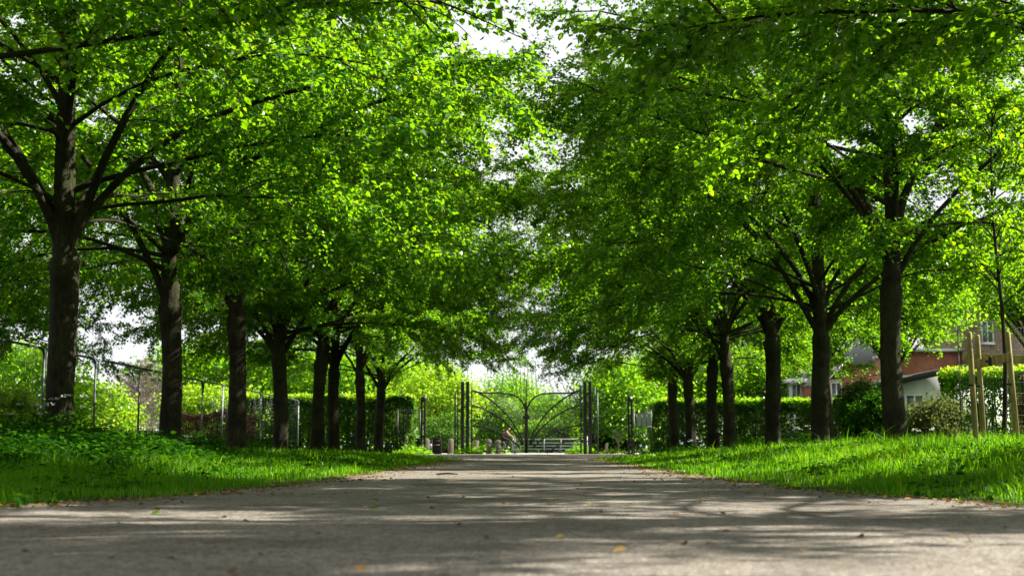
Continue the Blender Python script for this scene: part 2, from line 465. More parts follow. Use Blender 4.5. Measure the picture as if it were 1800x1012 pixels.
def gen_tree(seed, H=15.0, R=9.0, fork=3.5, r0=0.235, leaf=0.089, n_sec=18, n_twig=13, n_leaf=19, lean=0.02, zc=7.5, dens=1.0, high=False):
    r = rng(seed)
    z = np.concatenate([np.linspace(-0.35, 0.5, 8), np.arange(0.6, 5.0, 0.11), np.linspace(5.2, H * 0.95, 14)])
    k = len(z)
    wx = lean * z * r.normal() + 0.06 * np.sin(z * 0.8 + r.uniform(0, 6)) * smooth(0.5, 3, z)
    wy = lean * z * r.normal() + 0.06 * np.sin(z * 0.7 + r.uniform(0, 6)) * smooth(0.5, 3, z)
    TP = np.stack([wx, wy, z], -1)
    TR = np.where(z < fork, r0 * (1 - 0.05 * z / fork), np.maximum(0.015, r0 * 0.80 * (1 - (z - fork) / (H - fork)) ** 0.8))
    TR = TR * (1 + 0.38 * np.exp(-np.maximum(z, 0) / 0.30))
    TR = TR * (1 + 0.14 * np.exp(-((z - fork) / 0.5) ** 2))
    TR = TR * (1 + r.normal(0, 0.008, k) + 0.025 * np.sin(z * 2.1 + r.uniform(0, 6)))
    V1, Q1, C1 = tubes(TP[None], TR[None], 18)
    ang = np.tile(np.arange(18) / 18 * 2 * np.pi, k); zz1 = np.repeat(z, 18)
    ax = np.repeat(TP, 18, 0)
    flute = 1 + 0.05 * np.sin(3 * ang + zz1 * 0.7 + r.uniform(0, 6)) + 0.035 * np.sin(5 * ang - zz1 * 1.3) + 0.16 * np.exp(-np.maximum(zz1, 0) / 0.22) * np.sin(4 * ang + r.uniform(0, 6))
    for _ in range(9):                       # pruning scars and burrs
        ka, kz, ks_ = r.uniform(0, 6.28), r.uniform(0.5, fork + 1.2), r.uniform(0.08, 0.16)
        da = np.abs((ang - ka + np.pi) % (2 * np.pi) - np.pi) * r0
        d2 = (da / ks_) ** 2 + ((zz1 - kz) / ks_) ** 2
        flute = flute + r.uniform(0.10, 0.22) * (np.exp(-d2) - 0.7 * np.exp(-d2 * 5))
    V1 = ax + (V1 - ax) * flute[:, None]
    def env(zz):
        up = np.clip((zz - zc) / (H - zc), 0, 1)
        return R * np.where(zz > zc, np.sqrt(np.clip(1 - up ** 1.15, 0.02, 1)), 1.0 - 0.10 * np.clip((zc - zz) / 3, 0, 1))
    nA, nB, nC = 7, 11, 21
    ga = 2.39996
    z0 = np.concatenate([fork + r.uniform(-0.2, 1.5, nA), fork + 0.5 + r.uniform(0, 1, nB) * 3.0, fork + 2.5 + (np.arange(nC) + r.uniform(0, 1, nC)) / nC * (H * 0.93 - fork - 2.5)])
    az = np.concatenate([np.arange(nA) / nA * 2 * np.pi + r.normal(0, 0.2, nA), np.arange(nB) / nB * 2 * np.pi + r.normal(0, 0.2, nB), np.arange(nC) * ga + r.normal(0, 0.3, nC)])
    az[:nA + nB] -= 0.42 * np.sin(2 * az[:nA + nB])
    e0 = np.radians(np.concatenate([r.uniform(54, 74, nA), r.uniform(12, 36, nB), r.uniform(34, 58, nC)]))
    e1 = np.radians(np.concatenate([r.uniform(-18, 6, nA), r.uniform(-32, -8, nB), r.uniform(-12, 22, nC)]))
    reach = env(z0 + np.concatenate([np.full(nA, 3.0), np.full(nB, 0.2), np.full(nC, 1.5)])) * r.uniform(0.86, 1.02, nA + nB + nC) * np.sqrt(np.cos(az) ** 2 + (0.46 * np.sin(az)) ** 2)
    mc = np.mean([np.cos(e0 + (e1 - e0) * s) for s in np.linspace(0, 1, 9)], 0)
    L = reach / mc
    P0 = np.stack([np.interp(z0, z, wx), np.interp(z0, z, wy), z0], -1)
    kl = 12
    LP, la, le = bend_paths(P0, az, e0, e1, L, kl, r, 0.34)
    lr = np.concatenate([r.uniform(0.065, 0.105, nA), r.uniform(0.035, 0.06, nB), r.uniform(0.04, 0.075, nC) * (1 - (z0[nA + nB:] - fork) / (H - fork) * 0.6)]) * (r0 / 0.25)
    LR = lr[:, None] * (1 - 0.86 * np.linspace(0, 1, kl)[None])
    LR[:, 0] *= 1.35
    V2, Q2, C2 = tubes(LP, LR, 9)
    V = np.concatenate([V1, V2]); Q = np.concatenate([Q1, Q2 + len(V1)])
    trunk = make_mesh('trunk', V, [Q])
    # secondary branches
    nl = len(z0)
    ti = np.tile((np.arange(n_sec) + 0.5) / n_sec, nl) 
    t0 = np.repeat(np.concatenate([np.full(nA, 0.22), np.full(nB, 0.28), np.full(nC, 0.20)]), n_sec)
    ti = t0 + (1 - t0) * ti + r.uniform(-0.02, 0.02, nl * n_sec)
    ti = np.clip(ti, 0, 0.999)
    li = np.repeat(np.arange(nl), n_sec)
    f = ti * (kl - 1); i0 = f.astype(int); fr = (f - i0)[:, None]
    SP0 = LP[li, i0] * (1 - fr) + LP[li, np.minimum(i0 + 1, kl - 1)] * fr
    side = np.where(np.arange(nl * n_sec) % 2 == 0, 1, -1)
    saz = la[li, i0] + side * np.radians(r.uniform(22, 70, nl * n_sec)) * (1 - 0.35 * ti)
    se0 = le[li, i0] * 0.5 + np.radians(r.uniform(-38, 34, nl * n_sec))
    se1 = se0 - np.radians(r.uniform(12, 42, nl * n_sec))
    sl = np.minimum(L[li] * 0.30, r.uniform(1.2, 2.4, nl * n_sec)) * (1.05 - 0.45 * ti)
    ks = 6
    SP, sa, sel = bend_paths(SP0, saz, se0, se1, sl, ks, r, 0.25)
    SR = (0.020 * (r0 / 0.25)) * r.uniform(0.7, 1.2, nl * n_sec)[:, None] * (1 - 0.75 * np.linspace(0, 1, ks)[None])
    # twigs
    ns = len(sl)
    tj = np.tile((np.arange(n_twig) + 0.6) / n_twig, ns)
    si = np.repeat(np.arange(ns), n_twig)
    f = np.clip(tj * (ks - 1), 0, ks - 1.001); i0 = f.astype(int); fr = (f - i0)[:, None]
    WP0 = SP[si, i0] * (1 - fr) + SP[si, i0 + 1] * fr
    side = np.where(np.arange(ns * n_twig) % 2 == 0, 1, -1)
    waz = sa[si, i0] + side * np.radians(r.uniform(25, 75, ns * n_twig)) * (1 - 0.5 * tj)
    we0 = sel[si, i0] + np.radians(r.uniform(-48, 32, ns * n_twig))
    we1 = we0 - np.radians(r.uniform(5, 40, ns * n_twig))
    wl = r.uniform(0.30, 0.75, ns * n_twig)
    WP, wa, wel = bend_paths(WP0, waz, we0, we1, wl, 3, r, 0.2)
    def zmin(q):                             # clear stem and open fork; outer sprays hang lower
        if high:
            return 4.6 + 0.25 * np.clip(q - 4, 0, 3)
        return 5.1 - 1.9 * np.clip((q - 2.2) / 2.0, 0, 1) + 0.15 * np.clip(q - 5, 0, 3)
    skeep = SP[:, -1, 2] > zmin(np.hypot(SP[:, -1, 0], SP[:, -1, 1])) - 0.35
    tipz, lat = WP[:, -1, 2], np.hypot(WP[:, -1, 0], WP[:, -1, 1])
    keep = (r.uniform(0, 1, len(WP)) < dens) & skeep[si] & (r.uniform(0, 1, ns)[si] > 0.10) & (tipz > zmin(lat) + r.normal(0, 0.25, len(WP)))
    WR = np.broadcast_to(np.array([0.005, 0.0035, 0.002]), (len(WP), 3))
    V3, Q3, _ = tubes(SP[skeep], SR[skeep], 5, False)
    V4, Q4, _ = tubes(WP[keep], WR[keep], 3, False)
    branches = make_mesh('branches', np.concatenate([V3, V4]), [Q3, Q4 + len(V3)])
    # leaves along twigs and along the outer part of branches
    WPk, wak = WP[keep], wa[keep]
    nw = len(WPk)
    tl = np.tile((np.arange(n_leaf) + 0.5) / n_leaf, nw)
    wi = np.repeat(np.arange(nw), n_leaf)
    f = np.clip(tl * 2, 0, 1.999); i0 = f.astype(int); fr = (f - i0)[:, None]
    P = WPk[wi, i0] * (1 - fr) + WPk[wi, i0 + 1] * fr + r.normal(0, 0.045, (len(wi), 3))
    sd = np.where(np.arange(len(wi)) % 2 == 0, 1, -1)
    a = wak[wi, 1] + sd * np.radians(r.uniform(20, 80, len(wi)))
    el = np.radians(r.uniform(-65, 5, len(wi)))
    tip = np.stack([np.cos(el) * np.cos(a), np.cos(el) * np.sin(a), np.sin(el)], -1)
    nrm = np.stack([r.normal(0, 0.55, len(wi)), r.normal(0, 0.55, len(wi)), np.ones(len(wi))], -1)
    sk = si[keep]
    sec_t, sec_s = r.uniform(0, 1, ns), r.uniform(0.8, 1.2, ns)
    sz = leaf * r.uniform(0.55, 1.3, len(wi)) * sec_s[sk][wi]
    twig_t = (0.5 * r.uniform(0, 1, nw) + 0.5 * sec_t[sk])[wi]
    tint = np.clip(0.30 + 0.35 * (twig_t - 0.3) + r.normal(0, 0.14, len(wi)) + 0.30 * (r.uniform(0, 1, len(wi)) > 0.94), 0, 1)
    V5, Q5, T5 = leaf_arrays(P, tip, nrm, sz, tint)
    crown = make_mesh('crown', V5, [Q5], attr=T5)
    return trunk, branches, crown

def tree_thing(name, label, cat, meshes, loc, rz, scale, group=None, mats=('bark', 'twig', 'leaf')):
    t = thing(name, label, cat, loc, rz, group)
    t.scale = (scale, scale, scale)
    for nm, me, mt in zip(('trunk', 'branches', 'crown'), meshes, mats):
        link(nm, me, M[mt], t)
    return t

AVENUE = [gen_tree(11, H=17, fork=3.5, R=8.4), gen_tree(23, H=16.5, fork=3.7, R=8.6), gen_tree(37, H=16.5, R=8.8, fork=3.5), gen_tree(51, H=17.0, R=9.2, fork=3.3), gen_tree(67, H=16.5, R=9.1, fork=3.8, high=True)]
rr = random.Random(3)
def avenue_tree(off, D, v, label, scale=1.0, rz=None):
    X = off / F * D
    return tree_thing('avenue_tree', label, 'tree', AVENUE[v], (X, D, float(gz(X, D)) - 0.02), rr.choice((0, math.pi)) + rr.uniform(-0.2, 0.2) if rz is None else rz, scale, 'trees lining the avenue')

K = 7.9 * F
left = [(-2090, 2), (-1190, 4), (-820, 0), (-625, 2), (-508, 1), (-430, 3), (-365, 2), (-338, 0), (-290, 1), (-258, 3)]
ll = ['overhanging tree whose leaves fill the top left edge of the picture',
      'tree beyond the left edge whose long dark limb reaches in over the path',
      'thick trunked tree rising out of the weeds, first whole trunk on the left',
      'tree with a low limb arching left, second trunk in the fence side row',
      'slim dark tree, third trunk in the fence side row',
      'tree with several limbs forking low, fourth trunk in the fence side row',
      'thinnest trunked tree of the fence side row, its fork well above the hedge',
      'tree close behind the thinnest trunk in the fence side row',
      'tree forking in a clear V, second from the gate on the left',
      'last tree of the left row, nearest the gate']
for (off, v), lb in zip(left, ll):
    avenue_tree(off, K / -off, v, lb, rr.uniform(0.95, 1.06) * {-1190: 1.0, -820: 0.93, -2090: 1.13}.get(off, 1.0))
right = [(2090, 0), (1190, 2), (640, 1), (513, 3), (430, 0), (355, 2), (325, 1), (287, 3), (258, 0)]
rl = ['overhanging tree whose leaves fill the top right edge of the picture',
      'tree beyond the right edge whose drooping limbs hang over the sapling',
      'stout tree with one sunlit bark edge beside the tall grass on the right',
      'dark tree with wide V limbs, second whole trunk from the stakes',
      'straight dark tree in front of the long hedge, third trunk from the stakes',
      'broad low forked tree in front of the long hedge, fourth trunk from the stakes',
      'slender tree with a sunlit edge close behind the broad forked one',
      'pale edged tree second from the gate on the right',
      'last tree of the right row, nearest the gate and sign']
for (off, v), lb in zip(right, rl):
    avenue_tree(off, K / off, v, lb, rr.uniform(0.95, 1.06) * {1190: 0.97, 2090: 1.12}.get(off, 1.0))

for (X, D, v, lb) in ((-21.0, 50, 1, 'park tree beyond the left fence, its branches hanging over the fence'), (-19.5, 38, 3, 'park tree off the left edge whose low leaves hang above the fence')):
    tree_thing('park_tree', lb, 'tree', AVENUE[v], (X, D, -0.02), rr.uniform(-0.2, 0.2), 0.86, 'trees of the park beyond the fence')

# ------------------------------------------------------------------ grass
BL = np.array([[-0.5, 0, 0], [0.5, 0, 0], [-0.38, 0.5, 0], [0.38, 0.5, 0], [0, 1.0, 0]])
def grass_patch(name, label, side, seed):
    r = rng(seed)
    Vs, T4, T3, tt = [], [], [], []
    n0 = 0
    for (d0, d1, xmax, dens, w, hs) in ((6.5, 14, 9.5, 900, 0.008, 1.0), (14, 26, 13, 520, 0.011, 1.0), (26, 42, 14, 230, 0.016, 1.0), (42, 62, 15, 110, 0.024, 1.0), (62, 80, 16, 70, 0.032, 1.0)):
        n = int((d1 - d0) * (xmax - 2.0) * dens)
        y = r.uniform(d0, d1, n); x = r.uniform(2.0, xmax, n)
        hw = half_width(y)
        wob = 0.10 * np.sin(y * 2.1 + side) + 0.08 * np.sin(y * 5.3 + side * 2)
        e = x - hw - wob
        clump = 0.5 + 0.5 * np.sin(x * 2.9 + 1.3 * np.sin(y * 1.1)) * np.sin(y * 2.3 + 1.7 * np.sin(x * 0.9))
        ok = (e > -0.14) & (r.uniform(0, 1, n) < np.clip(0.16 + e * 1.1, 0.03, 1)) & (r.uniform(0, 1, n) < 0.30 + 0.70 * clump)
        if side > 0:
            ok &= (x < px(1900, y) + 1.0)
        else:
            ok &= (x < -px(-100, y) + 1.0)
        for off in [o for o, _ in (left if side < 0 else right)]:
            d = np.hypot(x - abs(off) / F * (K / abs(off)), y - K / abs(off))
            ok &= r.uniform(0, 1, len(x)) < np.clip((d - 0.25) / 0.8, 0.05, 1)
        x, y, e, clump = x[ok], y[ok], e[ok], clump[ok]
        n = len(x)
        hmax = (0.15 + 0.20 * smooth(0.6, 4.5, e) * (1.0 if side > 0 else 0.62)) * (1 - 0.45 * smooth(40, 60, y))
        h = hmax * r.uniform(0.35, 1.0, n) * (0.45 + 0.85 * clump) * np.where(e < 0.35, 0.55, 1.0)
        long = r.uniform(0, 1, n) > 0.985
        h = np.where(long, h * 1.7, h)
        xx = side * x
        z = gz(xx, y) - 0.01
        a = r.uniform(0, 2 * np.pi, n)
        b = r.uniform(0, 2 * np.pi, n)
        bend = r.uniform(0.05, 0.75, n)
        ww = w * r.uniform(0.6, 1.4, n)
        base = np.stack([xx, y, z], -1)
        sd = np.stack([np.cos(a), np.sin(a), 0 * a], -1)
        bd = np.stack([np.cos(b), np.sin(b), 0 * b], -1)
        up = np.array([[0, 0, 1.0]])
        mid = base + up * (h * 0.58)[:, None] + bd * (h * bend * 0.28)[:, None]
        tip = base + up * (h * (1.0 - 0.30 * bend))[:, None] + bd * (h * bend)[:, None]
        V = np.stack([base - sd * ww[:, None] * 0.5, base + sd * ww[:, None] * 0.5, mid - sd * ww[:, None] * 0.42, mid + sd * ww[:, None] * 0.42, tip], 1)
        i = np.arange(n)[:, None] * 5 + n0
        T4.append(i + np.array([[0, 1, 3, 2]])); T3.append(i + np.array([[2, 3, 4]]))
        Vs.append(V.reshape(-1, 3)); n0 += n * 5
        tt.append(np.repeat(np.clip(0.42 + r.normal(0, 0.16, n) + 0.22 * np.sin(x * 1.3 + 2 * np.sin(y * 0.5)) * np.sin(y * 0.9 + x) + 0.45 * (r.uniform(0, 1, n) > 0.94), 0, 1), 5))
    me = make_mesh(name, np.concatenate(Vs), [np.concatenate(T4), np.concatenate(T3)], attr=np.concatenate(tt))
    tag(link(name, me, M['grass']), label, 'grass', kind='stuff')
    print('grass blades', n0 // 5)
grass_patch('grass', 'shaded green grass of the left verge under the trees', -1, 71)
grass_patch('grass', 'tall sunlit grass of the right verge under the trees', 1, 72)

# leafy weeds (many small compound leaves on short stems)
def weed_mass(name, label, spots, seed, leaf=0.066, mat='herb'):
    """spots: list of (x0,x1,y0,y1,height,count)"""
    r = rng(seed)
    Ps, TIP, NR, SZ, TT = [], [], [], [], []
    S0, S1 = [], []
    for (x0, x1, y0, y1, hh, n) in spots:
        x = r.uniform(x0, x1, n); y = r.uniform(y0, y1, n)
        cx, cyy = (x0 + x1) / 2, (y0 + y1) / 2
        q = 1 - np.clip(np.hypot((x - cx) / (x1 - x0) * 2, (y - cyy) / (y1 - y0) * 2), 0, 1) ** 2
        h = hh * (0.30 + 0.70 * q) * r.uniform(0.55, 1.05, n)
        z = gz(x, y)
        base = np.stack([x, y, z], -1)
        top = base + np.stack([r.normal(0, 0.12, n) * h * 2, r.normal(0, 0.12, n) * h * 2, h], -1)
        S0.append(base); S1.append(top)
        for k in range(11):
            t = r.uniform(0.25, 1.0, n)
            a = r.uniform(0, 2 * np.pi, n)
            out = r.uniform(0.02, 0.16, n)
            d = np.stack([np.cos(a), np.sin(a), r.uniform(-0.5, 0.35, n)], -1)
            Ps.append(base + (top - base) * t[:, None] + d * out[:, None]); TIP.append(d)
            NR.append(np.stack([r.normal(0, 0.5, n), r.normal(0, 0.5, n), np.ones(n)], -1))
            SZ.append(leaf * r.uniform(0.6, 1.5, n)); TT.append(np.clip(r.normal(0.4, 0.22, n), 0, 1))
    V, Q, T = leaf_arrays(np.concatenate(Ps), np.concatenate(TIP), np.concatenate(NR), np.concatenate(SZ), np.concatenate(TT))
    S0 = np.concatenate(S0); S1 = np.concatenate(S1)
    V2, Q2, _ = tubes(np.stack([S0, (S0 + S1) / 2 + 0.01, S1], 1), np.broadcast_to(np.array([0.006, 0.005, 0.003]), (len(S0), 3)), 3, False)
    me = make_mesh(name, np.concatenate([V, V2]), [np.concatenate([Q, Q2 + len(V)])], attr=np.concatenate([T, np.full(len(V2), 0.4)]))
    return tag(link(name, me, M[mat]), label, 'weeds', kind='stuff')
weed_mass('undergrowth', 'dark leafy weeds heaped around the first left trunk',
          [(-11.5, -5.9, 15, 23, 0.70, 3000), (-9.5, -6.6, 20, 24, 0.85, 1300), (-8.0, -5.0, 17, 25, 0.50, 1100), (-14, -8.9, 18, 30, 1.25, 1900), (-9.5, -6.3, 24, 31, 0.60, 900), (-12.5, -8.5, 31, 60, 0.8, 1500)], 81)
weed_mass('undergrowth', 'pale green weeds along the foot of the right hand hedges',
          [(8.6, 13, 34, 46, 0.75, 900), (7.6, 9.8, 44, 60, 0.75, 700), (9, 15, 48, 70, 0.9, 1000), (10, 16, 26, 36, 0.55, 600), (6.2, 9.0, 60, 74, 0.5, 400)], 82)
weed_mass('undergrowth', 'bright weeds growing at the feet of the gate pillars',
          [(-7.4, -5.6, 75, 79, 0.6, 160), (-4.2, -2.7, 79.5, 81.5, 0.55, 110), (-2.3, -1.2, 86, 90, 0.5, 60), (2.6, 4.3, 81.2, 84.5, 0.7, 150), (4.5, 6.2, 80.5, 83, 0.4, 50)], 83, leaf=0.11, mat='leaf_bright')

weed_mass('undergrowth', 'low broad leaved weeds scattered through the grass of both verges',
          [(3.4, 10, 9, 22, 0.20, 420), (3.2, 11, 16, 40, 0.24, 700), (-10, -3.4, 9, 22, 0.20, 420), (-9, -3.0, 16, 40, 0.24, 600)], 84, leaf=0.055)

# cow parsley: single plants with white umbels
def parsley_mesh(seed, h):
    r = rng(seed)
    stems, umb = MB(), []
    for k in range(6):
        fl = []
        a = r.uniform(0, 6.28)
        p1 = np.array([0.10 * math.cos(a), 0.10 * math.sin(a), h * 0.55])
        p2 = np.array([0.24 * math.cos(a), 0.24 * math.sin(a), h * r.uniform(0.8, 1.0)])
        stems.tube([(0, 0, -0.03), p1, p2], [0.008, 0.006, 0.004], 5)
        for j in range(9):
            b = r.uniform(0, 6.28); q = r.uniform(0.02, 0.07)
            e = p2 + (q * math.cos(b), q * math.sin(b), 0.05)
            stems.tube([p2, e], [0.002, 0.002], 3)
            fl.append(e)
        fl = np.array(fl); c = len(fl) * 5
        umb.append(leaf_arrays(np.repeat(fl, 5, 0) + r.normal(0, 0.010, (c, 3)), r.normal(0, 1, (c, 3)) * (1, 1, 0.2), np.tile([[0, 0, 1.0]], (c, 1)) + r.normal(0, 0.2, (c, 3)), np.full(c, 0.022), np.full(c, 0.5)))
    n = 90
    a = r.uniform(0, 6.28, n); q = r.uniform(0.02, 0.24, n)
    P = np.stack([q * np.cos(a), q * np.sin(a), h * r.uniform(0.1, 0.75, n)], -1)
    V2, Q2, T2 = leaf_arrays(P, np.stack([np.cos(a), np.sin(a), r.uniform(-0.4, 0.3, n)], -1), np.stack([r.normal(0, 0.4, n), r.normal(0, 0.4, n), np.ones(n)], -1), r.uniform(0.05, 0.11, n), r.uniform(0.2, 0.7, n))
    return stems, umb, (V2, Q2, T2)
for (X, D, h, lb) in ((-7.35, 21.2, 0.98, 'tall cow parsley with white umbels against the first left trunk'),
                      (-7.85, 20.8, 0.85, 'shorter cow parsley standing left of the tall one at the first left trunk'),
                      (px(1400, 47), 46, 0.95, 'cow parsley flowering between the second and third trunks from the stakes'),
                      (px(1618, 34), 34, 0.60, 'white flowered cow parsley in the grass behind the stout sunlit tree'),
                      (px(1216, 62), 61.5, 0.60, 'pale flowered weed at the foot of the pale edged tree by the gate')):
    t = thing('cow_parsley', lb, 'plant', (X, D, float(gz(X, D))), 0, 'cow parsley plants')
    s, f, l = parsley_mesh(int(D * 10), h)
    s.build('stem', M['herb'], t)
    for u in f:
        link('flower_head', make_mesh('flower_head', u[0], [u[1]]), M['white_flower'], t)
    link('leaves', make_mesh('leaves', l[0], [l[1]], attr=l[2]), M['herb'], t)

# fallen leaves and bits on the path
def litter():
    r = rng(91)
    n = 5500
    y = 4 + 40 * r.uniform(0, 1, n) ** 1.6
    s = np.where(r.uniform(0, 1, n) < 0.5, -1, 1)
    drift = 0.5 + 0.5 * np.sin(y * 1.9 + s) * np.sin(y * 0.83 + 2 * s)
    x = s * (half_width(y) + 0.16 - np.abs(r.normal(0, 0.12 + 0.40 * drift, n)))
    m = 420
    y2 = 3.2 + 26 * r.uniform(0, 1, m) ** 1.5
    x2 = r.uniform(-1, 1, m) * half_width(y2)
    x = np.concatenate([x, x2]); y = np.concatenate([y, y2]); n += m
    z = np.maximum(gz(x, y), -0.006) + 0.016
    a = r.uniform(0, 6.28, n)
    tip = np.stack([np.cos(a), np.sin(a), r.uniform(-0.1, 0.35, n)], -1)
    nrm = np.stack([r.normal(0, 0.35, n), r.normal(0, 0.35, n), np.ones(n)], -1)
    V, Q, T = leaf_arrays(np.stack([x, y, z], -1), tip, nrm, r.uniform(0.012, 0.05, n), np.clip(r.normal(0.30, 0.28, n), 0, 1))
    tag(link('fallen_leaves', make_mesh('fallen_leaves', V, [Q], attr=T), M['litter']), 'dry brown leaf litter along the path edges', 'leaf litter', kind='stuff')
litter()
for (u, v, sz, mt, tn, lb) in ((270, 908, 0.075, 'leaf_bright', 0.3, 'fresh green leaf lying on the left side of the path'),
                               (652, 897, 0.07, 'leaf_bright', 0.4, 'green leaf lying mid path beyond the first sun stripe'),
                               (1075, 972, 0.055, 'litter', 0.75, 'orange brown leaf lying in the blurred path foreground'),
                               (962, 910, 0.045, 'litter', 0.8, 'yellow leaf lying in the middle of the sunlit stripe'),
                               (975, 948, 0.045, 'litter', 0.85, 'pale yellow leaf lying blurred near the middle of the path')):
    D = EYE * F / (v - 786); X = px(u, D)
    V, Q, T = leaf_arrays(np.array([[X, D, 0.02]]), np.array([[0.8, -0.4, 0.15]]), np.array([[0.1, -0.5, 1.0]]), np.array([sz]), np.array([tn]))
    tag(link('fallen_leaf', make_mesh('fallen_leaf', V, [Q], attr=T), M[mt]), lb, 'leaf', 'loose leaves on the path')
mb = MB().tube([(px(780, 19.3) - 0.1, 19.3, 0.02), (px(790, 19.3), 19.32, 0.03), (px(800, 19.3) + 0.05, 19.28, 0.02)], [0.012, 0.015, 0.008], 6)
tag(mb.build('twig', M['twig'], None, True), 'short dark twig lying on the path ahead', 'twig')

# ------------------------------------------------------------------ shrubs, hedges and far trees
def leaf_cloud(P, r, size, tint_mu=0.45, out=None):
    n = len(P)
    tip = r.normal(0, 1, (n, 3)) + (0, 0, -0.3)
    if out is not None:
        tip = tip * 0.7 + out
    nrm = np.stack([r.normal(0, 0.7, n), r.normal(0, 0.7, n), np.ones(n)], -1)
    return leaf_arrays(P, tip, nrm, size * r.uniform(0.6, 1.35, n), np.clip(r.normal(tint_mu, 0.2, n), 0, 1))

def shrub(name, label, cat, loc, rx, ry, h, n, size, mat, seed, clumps=60, trunk=0.0, group=None, wood='twig', fill=0.9, r_cl=0.17):
    """bush or far tree: leaf sprays clustered on stems that fan out from the base (or from a trunk of that height)"""
    r = rng(seed)
    t = thing(name, label, cat, loc, 0, group)
    u = r.normal(0, 1, (clumps, 3)); u /= np.linalg.norm(u, axis=1, keepdims=True)
    rad_ = r.uniform(0.45, 1.0, clumps) ** 0.6
    cz = trunk + (h - trunk) / 2
    C = u * rad_[:, None] * np.array([rx, ry, (h - trunk) / 2]) * fill + (0, 0, cz)
    C[:, 2] = np.maximum(C[:, 2], 0.08 * h)
    wts = r.uniform(0.4, 1.4, clumps); wts /= wts.sum()
    ci = r.choice(clumps, n, p=wts)
    P = C[ci] + r.normal(0, 1, (n, 3)) * np.array([rx, ry, (h - trunk) / 2 * 0.75]) * r_cl
    P[:, 2] = np.abs(P[:, 2])
    V, Q, T = leaf_cloud(P, r, size)
    link('crown' if trunk else 'foliage', make_mesh('foliage', V, [Q], attr=T), M[mat], t)
    base = np.zeros((clumps, 3)); base[:, :2] = r.normal(0, 0.06 * rx if not trunk else 0.02, (clumps, 2))
    if trunk:
        base[:, 2] = r.uniform(trunk * 0.7, trunk + (h - trunk) * 0.35, clumps)
    mid = base * 0.5 + C * 0.5 + np.stack([np.zeros(clumps), np.zeros(clumps), np.abs(r.normal(0, 0.05 * h, clumps))], -1)
    w = 0.012 + 0.006 * h
    Vs, Qs, _ = tubes(np.stack([base, mid, C], 1), np.tile(np.array([[w, w * 0.6, w * 0.2]]), (clumps, 1)), 5, False)
    if trunk:
        z = np.linspace(-0.2, trunk + (h - trunk) * 0.55, 8)
        Vt, Qt, _ = tubes(np.stack([0.05 * np.sin(z), 0.05 * np.cos(z * 1.3), z], -1)[None], (0.016 * h * (1 - 0.8 * (z + 0.2) / (z[-1] + 0.2)))[None], 10)
        Vs, Qs = np.concatenate([Vs, Vt]), np.concatenate([Qs, Qt + len(Vs)])
    link('trunk' if trunk else 'stems', make_mesh('stems', Vs, [Qs]), M[wood], t)
    return t

